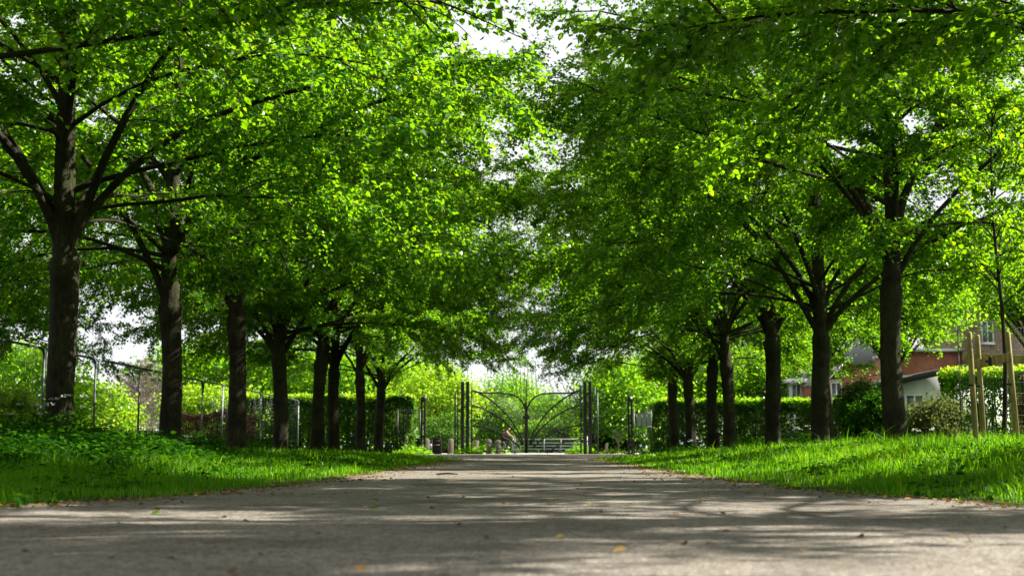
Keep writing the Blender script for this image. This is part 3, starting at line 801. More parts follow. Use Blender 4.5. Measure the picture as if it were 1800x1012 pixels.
def hedge(name, label, x0, x1, y0, y1, h, n, size, mat, seed, top_mat=None, rz=0.0, group='clipped hedges'):
    """clipped hedge: leaves packed in a shell round a thicket of upright stems; lighter top leaves paint in the sunlight"""
    r = rng(seed)
    cx, cyy = (x0 + x1) / 2, (y0 + y1) / 2
    lx, ly = (x1 - x0) / 2, (y1 - y0) / 2
    t = thing(name, label, 'hedge', (cx, cyy, 0), rz, group)
    A = np.array([2 * lx * h, 2 * lx * h, 2 * ly * h, 2 * ly * h, 4 * lx * ly]); A = A / A.sum()
    f = r.choice(5, n, p=A)
    a = r.uniform(-1, 1, n); b = r.uniform(0, 1, n)
    dep = np.abs(r.normal(0, 0.16, n))
    P = np.zeros((n, 3)); O = np.zeros((n, 3))
    for k, (ax, sg) in enumerate(((1, -1), (1, 1), (0, -1), (0, 1))):
        m = f == k
        if ax == 1:
            P[m] = np.stack([a[m] * lx, sg * (ly - dep[m]), b[m] * h], -1); O[m, 1] = sg
        else:
            P[m] = np.stack([sg * (lx - dep[m]), a[m] * ly, b[m] * h], -1); O[m, 0] = sg
    m = f == 4
    P[m] = np.stack([a[m] * lx, (b[m] * 2 - 1) * ly, h - dep[m] * 0.7], -1); O[m, 2] = 1
    P[:, 2] *= 1 + 0.035 * np.sin(P[:, 0] * 1.3 + 1) + 0.025 * np.sin(P[:, 0] * 3.1 + P[:, 1])
    P += 0.10 * np.stack([np.sin(P[:, 2] * 3 + P[:, 1]), np.sin(P[:, 0] * 2.3 + P[:, 2] * 1.9), np.sin(P[:, 0] * 1.9)], -1)
    thin = (r.uniform(0, 1, n) < 0.55 + 0.45 * np.sin(P[:, 0] * 4.1 + 2 * np.sin(P[:, 2] * 3)) * np.sin(P[:, 2] * 5.0 + P[:, 0])) | (P[:, 2] > h * 0.8)
    P, O = P[thin], O[thin]
    V, Q, T = leaf_cloud(P, r, size, 0.4, O * 0.8)
    link('foliage', make_mesh('foliage', V, [Q], attr=T), M[mat], t)
    if top_mat:  # sunlit hedge top put into the leaf colour as a lighter layer
        k = int(n * 0.16)
        P = np.stack([r.uniform(-lx, lx, k), r.uniform(-ly, ly, k), h + np.abs(r.normal(0, 0.10, k)) + 0.06 * np.sin(np.arange(k))], -1)
        V, Q, T = leaf_cloud(P, r, size, 0.5, np.tile([[0, 0, 1.0]], (k, 1)))
        link('sun_painted_top', make_mesh('sun_painted_top', V, [Q], attr=T), M[top_mat], t)
    ns = int(max(10, lx * ly * 2 * 12))
    S = np.stack([r.uniform(-lx, lx, ns) * 0.95, r.uniform(-ly, ly, ns) * 0.9, np.full(ns, -0.05)], -1)
    E = S + np.stack([r.normal(0, 0.25, ns), r.normal(0, 0.15, ns), h * r.uniform(0.7, 0.97, ns)], -1)
    E[:, 0] = np.clip(E[:, 0], -lx + 0.05, lx - 0.05); E[:, 1] = np.clip(E[:, 1], -ly + 0.05, ly - 0.05)
    Vs, Qs, _ = tubes(np.stack([S, (S + E) / 2 + r.normal(0, 0.05, S.shape), E], 1), np.tile(np.array([[0.03, 0.024, 0.012]]), (ns, 1)), 4, False)
    link('stems', make_mesh('stems', Vs, [Qs]), M['twig'], t)
    return t

hedge('hedge', 'long tall dark hedge with yellow green top behind the left trunks', -17.6, -6.7, 78.4, 80.6, 3.25, 42000, 0.15, 'leaf_hedge', 101, 'leaf_lime')
hedge('hedge', 'low brownish hedge under a yellow green bush behind the left fence', -18.4, -14.4, 69.5, 71.0, 2.15, 9000, 0.11, 'leaf_copper', 102)
hedge('hedge', 'long dark clipped hedge running behind the right trunks to the sign', 7.7, 20.5, 81.5, 83.4, 3.1, 52000, 0.15, 'leaf_hedge', 103, 'leaf_bright')
hedge('hedge', 'bright green hedge behind the staked sapling', 14.9, 19.4, 46.6, 48.4, 2.95, 32000, 0.10, 'leaf_bright', 104, 'leaf_lime', rz=-0.1)
hedge('hedge', 'brown copper hedge at the right edge beside the bright one', 16.7, 21.0, 44.0, 45.2, 2.8, 20000, 0.10, 'leaf_copper', 105, rz=-0.1)
shrub('bush', 'dark rounded evergreen bush left of the stout sunlit tree', 'bush', (px(1512, 56), 56, 0), 1.15, 1.0, 3.35, 9000, 0.10, 'leaf_hedge', 111, group='bushes by the houses')
shrub('bush', 'lighter green bush low behind the stout sunlit tree', 'bush', (px(1532, 50), 50, 0), 0.95, 0.9, 2.45, 7000, 0.09, 'herb', 112, group='bushes by the houses')
shrub('bush', 'dull olive brown bush in front of the white flat roofed extension', 'bush', (px(1632, 46), 46, 0), 1.15, 0.9, 2.25, 6500, 0.085, 'leaf_olive', 113, group='bushes by the houses', r_cl=0.2)
# left background
BG = 'trees and shrubs beyond the left fence'
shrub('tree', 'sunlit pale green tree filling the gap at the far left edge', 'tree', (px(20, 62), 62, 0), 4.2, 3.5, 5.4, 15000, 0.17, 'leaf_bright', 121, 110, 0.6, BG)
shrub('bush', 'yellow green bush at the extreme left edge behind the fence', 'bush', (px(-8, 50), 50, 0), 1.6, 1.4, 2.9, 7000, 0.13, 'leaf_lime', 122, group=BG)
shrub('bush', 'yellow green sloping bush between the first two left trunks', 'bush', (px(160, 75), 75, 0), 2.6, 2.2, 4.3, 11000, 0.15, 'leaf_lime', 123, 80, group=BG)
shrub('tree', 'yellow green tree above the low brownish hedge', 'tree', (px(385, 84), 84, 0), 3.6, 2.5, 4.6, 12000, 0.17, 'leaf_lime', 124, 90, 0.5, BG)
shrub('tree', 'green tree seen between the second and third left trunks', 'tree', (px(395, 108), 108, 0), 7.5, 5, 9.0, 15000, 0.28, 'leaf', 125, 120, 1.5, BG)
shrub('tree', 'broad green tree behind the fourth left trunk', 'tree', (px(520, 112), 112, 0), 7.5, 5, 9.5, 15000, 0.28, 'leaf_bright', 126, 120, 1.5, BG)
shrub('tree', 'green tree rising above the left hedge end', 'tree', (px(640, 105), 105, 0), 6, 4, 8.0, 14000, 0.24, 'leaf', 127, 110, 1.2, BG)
# bare greyish tree
def bare_tree():
    r = rng(131)
    t = thing('bare_tree', 'bare grey brown tree seen between the first two left trunks', 'tree', (px(250, 98), 98, 0))
    z = np.linspace(0, 6.5, 10)
    Vt, Qt, _ = tubes(np.stack([0.1 * np.sin(z), 0 * z, z], -1)[None], (0.16 * (1 - 0.9 * z / 6.5))[None], 8)
    link('trunk', make_mesh('trunk', Vt, [Qt]), M['grey_twig'], t)
    n = 90
    z0 = r.uniform(0.4, 6.0, n); a = r.uniform(0, 6.28, n)
    P, pa, pe = bend_paths(np.stack([0.1 * np.sin(z0), 0 * z0, z0], -1), a, np.radians(r.uniform(25, 60, n)), np.radians(r.uniform(0, 50, n)), np.clip(3.4 - 0.35 * z0, 0.8, 4) * r.uniform(0.7, 1.1, n), 7, r, 0.3)
    V1, Q1, _ = tubes(P, np.full((n, 1), 0.035) * (1 - 0.8 * np.linspace(0, 1, 7))[None], 4, False)
    m = 16
    i = np.repeat(np.arange(n), m); j = r.integers(1, 7, n * m)
    P2, _, _ = bend_paths(P[i, j], pa[i, j] + r.normal(0, 0.8, n * m), pe[i, j] + r.normal(0, 0.4, n * m), pe[i, j] + r.normal(0, 0.4, n * m), r.uniform(0.5, 1.3, n * m), 4, r, 0.4)
    V2, Q2, _ = tubes(P2, np.full((n * m, 4), 0.010), 3, False)
    link('branches', make_mesh('branches', np.concatenate([V1, V2]), [np.concatenate([Q1, Q2 + len(V1)])]), M['grey_twig'], t)
bare_tree()
# beyond the gate
BG2 = 'trees beyond the gate'
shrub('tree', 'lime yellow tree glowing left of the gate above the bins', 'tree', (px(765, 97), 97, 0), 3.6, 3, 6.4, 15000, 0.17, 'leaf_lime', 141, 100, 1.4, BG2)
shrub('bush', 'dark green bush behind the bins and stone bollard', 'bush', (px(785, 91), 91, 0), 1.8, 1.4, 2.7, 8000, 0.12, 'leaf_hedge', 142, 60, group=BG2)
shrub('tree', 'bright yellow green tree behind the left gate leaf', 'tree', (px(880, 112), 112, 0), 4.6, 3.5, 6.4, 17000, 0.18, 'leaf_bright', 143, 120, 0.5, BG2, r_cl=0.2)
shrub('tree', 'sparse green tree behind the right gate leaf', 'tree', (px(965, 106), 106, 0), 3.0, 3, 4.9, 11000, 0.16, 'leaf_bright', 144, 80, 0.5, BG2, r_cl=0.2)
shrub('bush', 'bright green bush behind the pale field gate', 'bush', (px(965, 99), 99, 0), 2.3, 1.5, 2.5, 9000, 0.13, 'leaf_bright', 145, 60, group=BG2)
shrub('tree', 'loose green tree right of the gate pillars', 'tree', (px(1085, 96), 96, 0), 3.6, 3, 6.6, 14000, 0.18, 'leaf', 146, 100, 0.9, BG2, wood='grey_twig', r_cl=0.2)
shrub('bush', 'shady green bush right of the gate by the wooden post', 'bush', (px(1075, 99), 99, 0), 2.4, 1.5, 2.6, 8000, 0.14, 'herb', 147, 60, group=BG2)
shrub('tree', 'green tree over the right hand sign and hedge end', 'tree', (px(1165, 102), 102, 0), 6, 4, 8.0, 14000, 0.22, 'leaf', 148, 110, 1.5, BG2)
# right background
BG3 = 'garden trees by the houses'
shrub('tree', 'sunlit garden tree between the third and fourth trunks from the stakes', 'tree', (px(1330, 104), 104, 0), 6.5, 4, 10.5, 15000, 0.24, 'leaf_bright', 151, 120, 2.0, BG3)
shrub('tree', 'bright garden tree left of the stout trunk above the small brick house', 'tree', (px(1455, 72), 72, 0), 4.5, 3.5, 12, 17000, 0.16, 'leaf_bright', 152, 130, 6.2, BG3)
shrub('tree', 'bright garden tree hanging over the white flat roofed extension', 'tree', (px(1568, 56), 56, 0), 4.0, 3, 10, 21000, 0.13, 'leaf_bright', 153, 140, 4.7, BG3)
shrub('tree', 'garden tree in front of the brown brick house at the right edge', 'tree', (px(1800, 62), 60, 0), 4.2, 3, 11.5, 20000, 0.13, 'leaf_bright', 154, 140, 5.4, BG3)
# distant belt of trees closing the horizon
def belt(name, label, x0, x1, y0, y1, h0, h1, n, seed, mat):
    r = rng(seed)
    x = r.uniform(x0, x1, n); y = r.uniform(y0, y1, n)
    hh = h0 + (h1 - h0) * (0.5 + 0.5 * np.sin(x * 0.31 + 1.1 * np.sin(x * 0.13))) 
    z = hh * r.uniform(0.0, 1, n) ** 0.8
    P = np.stack([x, y, z], -1) + r.normal(0, 0.3, (n, 3))
    V, Q, T = leaf_cloud(P, r, 0.55, 0.4)
    tag(link(name, make_mesh(name, V, [Q], attr=T), M[mat]), label, 'woodland', kind='stuff')
belt('woodland', 'far green woodland left of the gate view', -75, -7, 140, 158, 5, 11, 15000, 161, 'leaf')
belt('woodland', 'far green woodland right of the gate view', 9, 80, 140, 158, 5, 12, 15000, 162, 'leaf')
belt('woodland', 'low far scrub straight beyond the gate', -8, 10, 140, 150, 2.0, 3.6, 3500, 163, 'leaf_bright')

# ------------------------------------------------------------------ the gate
GD = 80.4
GS = F / GD
def gpt(x, y):                   # photo pixel -> (X,Z) in the gate's plane
    return ((x - 925.0) / GS, EYE + (786.0 - y) / GS)
def zpt(x, y):                   # pixel of the enlarged gate study -> (X,Z)
    return gpt(800 + x / 5.623, 630 + y / 5.623)
def spline(pts, n=24):
    P = np.array(pts, float)
    d = np.concatenate([[0], np.cumsum(np.hypot(*np.diff(P, axis=0).T))])
    t = np.linspace(0, d[-1], n)
    out = np.stack([np.interp(t, d, P[:, 0]), np.interp(t, d, P[:, 1])], -1)
    for _ in range(6):
        out[1:-1] = 0.25 * out[:-2] + 0.5 * out[1:-1] + 0.25 * out[2:]
    return out
ARCS = [[(172, 318), (215, 338), (270, 346), (470, 346), (560, 352), (630, 382), (678, 440), (698, 510)],
        [(172, 318), (290, 368), (400, 445), (520, 560), (600, 670), (650, 770), (672, 850)],
        [(172, 468), (250, 485), (370, 540), (470, 610), (560, 690), (620, 765), (660, 850)],
        [(172, 665), (280, 675), (390, 705), (480, 750), (560, 805), (640, 880)],
        [(172, 795), (300, 812), (380, 850), (450, 895), (500, 935)]]
def gate_leaf(sgn, label):
    t = thing('gate_leaf', label, 'gate', (0, GD, 0), 0, 'leaves of the double gate')
    mir = lambda P: [(sgn * -x * 1.0 if False else x * (1 if sgn < 0 else -1), 0, z) for x, z in P]
    def place(P):
        return [((x if sgn < 0 else -x), 0.0, z) for x, z in P]
    hx, ht = zpt(166, 275)
    fr = MB()
    fr.tube(place([(hx, 0.06), (hx, ht)]), 0.045, 8)
    fr.build('hinge_stile', M['black_iron'], t)
    fr = MB()
    fr.tube(place([(-0.052, 0.06), (-0.052, 3.1 if sgn < 0 else 2.9)]), 0.04, 8)
    fr.build('meeting_stile', M['black_iron'], t)
    for i, a in enumerate(ARCS):
        P = spline([zpt(*q) for q in a])
        MB().tube(place(P), 0.055 if i < 4 else 0.04, 6).build('top_rail' if i == 0 else 'arched_bar', M['black_iron'], t, True)
    MB().tube(place([(hx, 0.16), (-0.05, 0.16)]), 0.03, 6).build('bottom_rail', M['black_iron'], t)
    # fan of thin rods: upright by the meeting stile, leaning more towards the hinges
    top = spline([zpt(*q) for q in ARCS[0]], 60)
    rods = MB()
    cx, cz = 0.0, 5.6            # the rods run towards one point above the meeting stile
    starts = [(-0.14 - 0.115 * k, 0.16) for k in range(27)] + [(hx + 0.03, 0.28 + 0.135 * k) for k in range(26)]
    for (xb, zb) in starts:
        pts = []
        for q in np.linspace(0, 1, 80):
            x = xb + (cx - xb) * q; z = zb + (cz - zb) * q
            if z > np.interp(x, top[:, 0], top[:, 1]) or x > -0.07:
                break
            pts.append((x, z))
        if len(pts) > 2:
            rods.tube([(x if sgn < 0 else -x, 0.012, z) for x, z in (pts[0], pts[-1])], 0.0085, 4)
    rods.build('rods', M['black_iron'], t)
    sp = MB()
    for (x, top_y, dx) in ((-0.10, 640, 0.02), (-0.36, 648, 0.04), (-0.62, 650, 0.06), (-1.62, 655, 0.30), (-2.0, 668, 0.30), (-2.45, 672, 0.28)):
        zt = np.interp(x, top[:, 0], top[:, 1]); _, ze = gpt(925, top_y)
        for o in (0.0, 0.10):
            P = [(x - o, zt), (x + dx * 0.7 - o * 0.5, (zt + ze) / 2), (x + dx, ze)]
            sp.tube(place(P), [0.016, 0.014, 0.008], 5)
    sp.build('spires', M['black_iron'], t)
    return t
gate_leaf(-1, 'left leaf of the black iron gate, the cyclist behind it')
gl = gate_leaf(1, 'right leaf of the black iron gate, the pale field gate behind it')
lk = MB()
lk.box(-0.10, 0.10, -0.07, -0.045, 1.98, 2.42).box(-0.21, 0.21, -0.075, -0.048, 2.12, 2.30).box(-0.07, 0.07, -0.10, -0.075, 2.13, 2.29)
lk.build('lock_plate', M['black_iron'], gl, bevel=0.02)
MB().tube([(0, 0.0, 0.05), (0, 0.0, zpt(705, 205)[1])], [0.06, 0.035], 8).build('centre_bar', M['black_iron'], gl)

def gate_pillar(x_in, sgn, label):
    """pair of flat black uprights tied by short rungs, with a thin outer stile"""
    t = thing('gate_pillar', label, 'gate pillar', (x_in, GD, 0), 0, 'pillars of the double gate')
    for a, b in ((0.0, 0.20), (0.31, 0.51)):
        lo, hi = sorted((sgn * a, sgn * b))
        MB().box(lo, hi, -0.12, 0.12, -0.05, 4.35).build('upright', M['black_iron'], t, bevel=0.01)
    rg = MB()
    for z in (0.75, 1.6, 2.8, 3.6, 4.4):
        lo, hi = sorted((sgn * 0.18, sgn * 0.32))
        rg.box(lo, hi, -0.03, 0.03, z, z + 0.07)
    rg.build('rungs', M['black_iron'], t)
    MB().tube([(sgn * 0.70, 0, -0.02), (sgn * 0.70, 0, 4.0)], 0.035, 8).build('outer_stile', M['black_iron'], t)
    MB().tube([(sgn * 0.86, 0, -0.02), (sgn * 0.86, 0, 3.7)], 0.045, 8).build('outer_stile', M['dark_steel'] if sgn > 0 else M['black_iron'], t)
    br = MB()
    for z in (0.9, 2.6, 3.65):
        lo, hi = sorted((sgn * 0.51, sgn * 0.68)); br.box(lo, hi, -0.02, 0.02, z, z + 0.05)
        lo, hi = sorted((sgn * -0.12, sgn * 0.0)); br.box(lo, hi, -0.02, 0.02, z + 0.02, z + 0.07)
    br.build('brackets', M['black_iron'], t)
gate_pillar(gpt(825.2, 0)[0], -1, 'black slatted gate pillar on the left of the gate')
gate_pillar(gpt(1024.8, 0)[0], 1, 'black slatted gate pillar on the right of the gate')

def side_post(xc, D, sgn, label):
    t = thing('slotted_post', label, 'post', (xc, D, 0), 0, 'slotted posts of the side entrances')
    w = 0.155
    for a, b in ((-w, -w + 0.115), (w - 0.115, w)):
        MB().box(a, b, -0.06, 0.06, -0.05, 3.05).build('upright', M['black_iron'], t, bevel=0.006)
    zl, zr = (3.30, 3.48) if sgn < 0 else (3.48, 3.30)
    MB().prism([(-w, 3.052), (w, 3.052), (w, zr), (-w, zl)], -0.06, 0.06).build('slanted_top', M['black_iron'], t)
    for z in (0.25, 1.0, 1.75):
        MB().box(-w + 0.115, w - 0.115, -0.03, 0.03, z, z + 0.12).build('crossbar', M['black_iron'], t)
    MB().box(-0.22, 0.22, -0.14, 0.14, -0.03, 0.10).build('base', M['black_iron'], t, bevel=0.01)
side_post(px(744.5, 78), 78, -1, 'black slotted post with slanted top beside the bins')
side_post(px(1106.5, 78), 78, 1, 'black slotted post with slanted top beside the sign')

def railing(x0, x1, D, z0, z1, step, label, mat='black_iron', r=0.012):
    t = thing('railing', label, 'railing', (x0, D, 0), 0, 'iron railings')
    L = x1 - x0
    b = MB()
    for x in np.arange(0, L + 0.01, step):
        b.tube([(x, 0, z0 - 0.05), (x, 0, z1), (x, 0, z1 + 0.12)], [r, r, 0.003], 5)
    b.build('bars', M[mat], t)
    MB().box(0, L, -0.015, 0.015, z1 - 0.12, z1 - 0.08).build('rail', M[mat], t)
    MB().box(0, L, -0.015, 0.015, z0 + 0.12, z0 + 0.16).build('rail', M[mat], t)
    for x in (0, L):
        MB().box(x - 0.03, x + 0.03, -0.03, 0.03, -0.05, z1 + 0.06).build('post', M[mat], t)
    return t
railing(px(700, 77.6), px(739, 77.6), 77.6, 0.02, 2.55, 0.13, 'tall spiked black railing between the left hedge and slotted post')
railing(px(1113, 77.6), px(1143, 77.6), 77.6, 0.02, 2.5, 0.13, 'tall spiked black railing carrying the grey sign')
railing(px(150, 66), px(292, 66), 66, 0.1, 1.30, 0.14, 'low spiked railing behind the left fence', 'dark_steel', 0.014)
t = thing('sign', 'plain grey sign panel on the railing beside the right slotted post', 'sign', (px(1131, 77.55), 77.55, pz(738, 77.5)))
MB().box(-0.42, 0.42, -0.035, -0.015, -0.38, 0.38).build('panel', M['sign_panel'], t, bevel=0.005)
fr = MB()
for a, b, c, d in ((-0.45, 0.45, 0.382, 0.42), (-0.45, 0.45, -0.42, -0.382), (-0.46, -0.422, -0.38, 0.38), (0.422, 0.46, -0.38, 0.38), (-0.16, -0.13, -0.38, 0.38), (0.13, 0.16, -0.38, 0.38)):
    fr.box(a, b, -0.045, -0.036, c, d)
fr.build('frame', M['dark_steel'], t)

# bins and bollards
def bin_thing(xc, D, label, w=0.50, d=0.46, h=0.95):
    t = thing('litter_bin', label, 'litter bin', (xc, D, 0), 0, 'litter bins by the gate')
    out = [(-w / 2, 0.05), (w / 2, 0.05), (w / 2, h - 0.08), (w / 2 - 0.03, h - 0.02), (w / 2 - 0.08, h), (-w / 2 + 0.08, h), (-w / 2 + 0.03, h - 0.02), (-w / 2, h - 0.08)]
    MB().prism(out, -d / 2, d / 2).build('body', M['black_cloth'], t, bevel=0.012)
    MB().box(-w / 2 - 0.012, w / 2 + 0.012, -d / 2 - 0.012, d / 2 + 0.012, 0.0, 0.05).build('base', M['black_iron'], t)
    MB().box(-w / 2 + 0.06, w / 2 - 0.06, -d / 2 - 0.008, -d / 2 - 0.002, h - 0.24, h - 0.12).build('opening', M['rubber'], t)
    MB().box(-w / 2 + 0.07, w / 2 - 0.07, -d / 2 - 0.008, -d / 2 - 0.002, h - 0.42, h - 0.39).build('gold_line', M['gold_print'], t)
    return t
bin_thing(px(769, 79.6), 79.6, 'black litter bin with a gold line left of the stone bollard')
bin_thing(px(736, 80.2), 80.2, 'dark litter bin half hidden behind the slotted post')
t = thing('notice_case', 'small pale notice board between the two black bins', 'notice board', (px(757.5, 81), 81, 0))
MB().box(-0.11, 0.11, -0.05, 0.05, 0.0, 0.86).build('post', M['dark_steel'], t, bevel=0.01)
MB().box(-0.09, 0.09, -0.062, -0.052, 0.30, 0.62).build('notice', M['white_metal'], t)

def bollard(xc, D, w, d, h, label, mat='stone'):
    t = thing('bollard', label, 'bollard', (xc, D, 0), rad(25), 'stone bollards by the gate')
    out = [(-w / 2, -0.05), (w / 2, -0.05), (w / 2, h - w / 2)] + [(w / 2 * math.cos(a), h - w / 2 + w / 2 * math.sin(a)) for a in np.linspace(0.2, math.pi - 0.2, 8)] + [(-w / 2, h - w / 2)]
    MB().prism(out, -d / 2, d / 2).build('shaft', M[mat], t, bevel=0.015)
    MB().box(-w / 2 - 0.03, w / 2 + 0.03, -d / 2 - 0.03, d / 2 + 0.03, -0.05, 0.06).build('foot', M[mat], t, bevel=0.01)
bollard(px(751, 80.8), 80.8, 0.30, 0.26, 0.95, 'pinkish stone bollard squeezed between slotted post and bins')
bollard(px(793, 82), 82, 0.27, 0.26, 0.95, 'round topped stone bollard standing alone left of the gate pillar')
bollard(px(837, 84.5), 84.5, 0.30, 0.24, 0.90, 'stone bollard just inside the left hinge of the gate')
bollard(px(859.5, 84), 84, 0.27, 0.26, 0.92, 'stone bollard seen through the left leaf, farther from the cyclist')
bollard(px(876, 84), 84, 0.27, 0.26, 0.88, 'stone bollard right behind the cyclist')
t = thing('wooden_post', 'short wooden post on the verge right of the gate', 'post', (px(1065, 88), 88, 0))
MB().box(-0.09, 0.09, -0.09, 0.09, -0.05, 0.62).build('shaft', M['dark_wood'], t, bevel=0.012)
MB().add([(-0.1, -0.1, 0.622), (0.1, -0.1, 0.622), (0.1, 0.1, 0.622), (-0.1, 0.1, 0.622), (0, 0, 0.70)], [(3, 2, 1, 0), (0, 1, 4), (1, 2, 4), (2, 3, 4), (3, 0, 4)]).build('cap', M['dark_wood'], t)
# hoop
t = thing('cycle_hoop', 'pale metal cycle hoop between bollard and cyclist', 'hoop', (px(884, 83.6), 83.6, 0))
MB().tube([(-0.13, 0, -0.03), (-0.13, 0, 0.55)] + [(-0.13 * math.cos(a), 0, 0.62 + 0.13 * math.sin(a)) for a in np.linspace(0.1, math.pi - 0.1, 7)] + [(0.13, 0, 0.55), (0.13, 0, -0.03)], 0.024, 8).build('tube', M['white_metal'], t, True)
MB().box(-0.2, 0.2, -0.06, 0.06, -0.02, 0.015).build('base_plate', M['steel'], t)
# pale field gate
FD = 90.0
x0, x1 = px(905, FD), px(1027, FD)
t = thing('field_gate', 'pale galvanised five barred field gate beyond the iron gate', 'field gate', (x0, FD, 0))
for z in (0.12, 0.30, 0.50, 0.70, 0.96):
    MB().tube([(0, 0, z), (x1 - x0, 0, z)], 0.022 if z < 0.9 else 0.03, 8).build('bar', M['white_metal'], t, True)
for f_ in (0.0, 0.42, 0.66, 1.0):
    MB().box((x1 - x0) * f_ - 0.03, (x1 - x0) * f_ + 0.03, -0.04, -0.031, 0.05, 1.0).build('stile', M['white_metal'], t)
for f_ in (0, 1):
    MB().tube([((x1 - x0) * f_ + (0.14 if f_ else -0.14), 0, -0.05), ((x1 - x0) * f_ + (0.14 if f_ else -0.14), 0, 1.15)], 0.06, 10).build('post', M['white_metal'], t)

# ------------------------------------------------------------------ tall tubular fence on the left
FX = -13.0
t = thing('mesh_fence', 'tall tubular mesh fence running behind the left row of trees', 'fence', (FX, 0, 0))
FH = 3.05
pd = [24.0, 29.2, 35.6, 39.9, 44.5, 49.0, 53.2, 56.8, 61.0, 65.0, 70.5, 75.8]
for i, D in enumerate(pd):
    MB().tube([(0, D, -0.1), (0, D, FH - 0.05)], 0.034, 8).build('post', M['dark_steel'] if i < 5 else M['steel'], t, True)
for a, b in ((24.0, 35.6), (35.75, 39.9), (40.15, 53.2), (53.35, 65.0), (65.15, 75.8)):
    rr_ = 0.28
    P = [(0, a, FH - 0.6), (0, a, FH - rr_)] + [(0, a + rr_ * (1 - math.cos(q)), FH - rr_ + rr_ * math.sin(q)) for q in np.linspace(0.3, math.pi / 2, 5)] + \
        [(0, b - rr_ * (1 - math.cos(q)), FH - rr_ + rr_ * math.sin(q)) for q in np.linspace(math.pi / 2, 0.3, 5)] + [(0, b, FH - rr_), (0, b, FH - 0.6)]
    MB().tube(P, 0.036, 8).build('top_rail', M['dark_steel'], t, True)
wm = MB()
for D in np.arange(24, 75.8, 0.30):
    wm.tube([(0.03, D, 0.05), (0.03, D, FH - 0.05)], 0.0025, 3)
for z in np.arange(0.15, FH, 0.30):
    wm.tube([(0.03, 24, z), (0.03, 75.8, z)], 0.0025, 3)
wm.build('wire_mesh', M['steel'], t)

# ------------------------------------------------------------------ staked sapling on the right
SD = 22.0
SX = px(1757, SD); SZ = float(gz(SX, SD))
def sapling():
    r = rng(171)
    t = thing('sapling', 'young thin tree tied between wooden stakes at the right edge', 'young tree', (SX, SD, SZ))
    z = np.linspace(-0.15, 6.2, 14)
    xx = 0.07 * np.sin(z * 1.1) - 0.02; xx += 0.012 * z
    Vt, Qt, Ct = tubes(np.stack([xx, 0.03 * np.cos(z), z], -1)[None], (0.044 * (1 - 0.80 * (z + 0.15) / 6.35))[None], 10)
    n = 26
    z0 = r.uniform(2.0, 5.9, n); a = np.arange(n) * 2.4
    P, pa, pe = bend_paths(np.stack([np.interp(z0, z, xx), 0 * z0, z0], -1), a, np.radians(r.uniform(35, 60, n)), np.radians(r.uniform(0, 30, n)), r.uniform(0.9, 1.7, n) * (1 - 0.09 * (z0 - 2)), 7, r, 0.25)
    V1, Q1, _ = tubes(P, np.full((n, 1), 0.016) * (1 - 0.8 * np.linspace(0, 1, 7))[None], 5, False)
    m = 12
    i = np.repeat(np.arange(n), m); j = r.integers(2, 7, n * m)
    P2, a2, e2 = bend_paths(P[i, j], pa[i, j] + r.normal(0, 0.9, n * m), r.normal(0.1, 0.4, n * m), r.normal(-0.4, 0.3, n * m), r.uniform(0.2, 0.5, n * m), 3, r, 0.3)
    V2, Q2, _ = tubes(P2, np.full((n * m, 3), 0.003), 3, False)
    nv = len(Vt) + len(V1)
    link('trunk', make_mesh('trunk', np.concatenate([Vt, V1, V2]), [np.concatenate([Qt, Q1 + len(Vt), Q2 + nv])]), M['bark'], t)
    k = 15
    q = np.repeat(np.arange(n * m), k); s = r.uniform(0, 1.99, n * m * k); i0 = s.astype(int); f = (s - i0)[:, None]
    L = P2[q, i0] * (1 - f) + P2[q, i0 + 1] * f + r.normal(0, 0.03, (n * m * k, 3))
    V, Q, T = leaf_cloud(L, r, 0.075, 0.6)
    link('crown', make_mesh('crown', V, [Q], attr=T), M['leaf'], t)
sapling()
def stake(u, D, top_y, lean, label, w=0.047):
    X = px(u, D); z0 = float(gz(X, D)); h = pz(top_y, D) - z0
    t = thing('wooden_stake', label, 'stake', (X, D, z0), 0, 'stakes around the sapling')
    MB().tube([(lean, 0, -0.25), (0, 0, h - 0.02), (0, 0, h)], [w, w * 0.95, w * 0.75], 12).build('pole', M['post_wood'], t, True)
    MB().tube([(0.0, 0, h * 0.55), (0.0, 0, h * 0.55 + 0.03)], w * 1.06, 12).build('band', M['rubber'], t)
    return X, z0
stake(1703, 21.6, 585, 0.05, 'front stake farthest left of the three round the sapling')
stake(1717, 23.0, 590, 0.05, 'rear stake just behind the leftmost one at the sapling')
stake(1770, 21.4, 584, 0.10, 'stake right of the sapling stem')
def rail(u0, v0, D0, u1, v1, D1, label, hgt=0.075):
    a = Vector((px(u0, D0), D0, pz(v0, D0))); b = Vector((px(u1, D1), D1, pz(v1, D1)))
    t = thing('cross_rail', label, 'rail', a, 0, 'rails between the sapling stakes')
    d = b - a
    ang = math.atan2(d.y, d.x); L = math.hypot(d.x, d.y)
    V = []
    for s, z in ((0, 0), (L, d.z)):
        for (o, q) in ((-0.02, -hgt), (0.02, -hgt), (0.02, hgt), (-0.02, hgt)):
            V.append((s * math.cos(ang) - o * math.sin(ang), s * math.sin(ang) + o * math.cos(ang), z + q))
    MB().add(V, [(3, 2, 1, 0), (4, 5, 6, 7), (0, 1, 5, 4), (1, 2, 6, 5), (2, 3, 7, 6), (3, 0, 4, 7)]).build('board', M['post_wood'], t, bevel=0.008)
    ss = MB()
    for s in (0.08, L - 0.08):
        ss.tube([(s * math.cos(ang), s * math.sin(ang) - 0.03, d.z * s / L), (s * math.cos(ang), s * math.sin(ang) + 0.03, d.z * s / L)], 0.012, 6)
    ss.build('bolts', M['black_iron'], t)
rail(1690, 628, 23.15, 1810, 634, 22.9, 'level rear rail nailed across the stakes behind the sapling')
rail(1708, 643, 22.2, 1775, 628, 21.30, 'slanting front rail rising to the right hand stake')
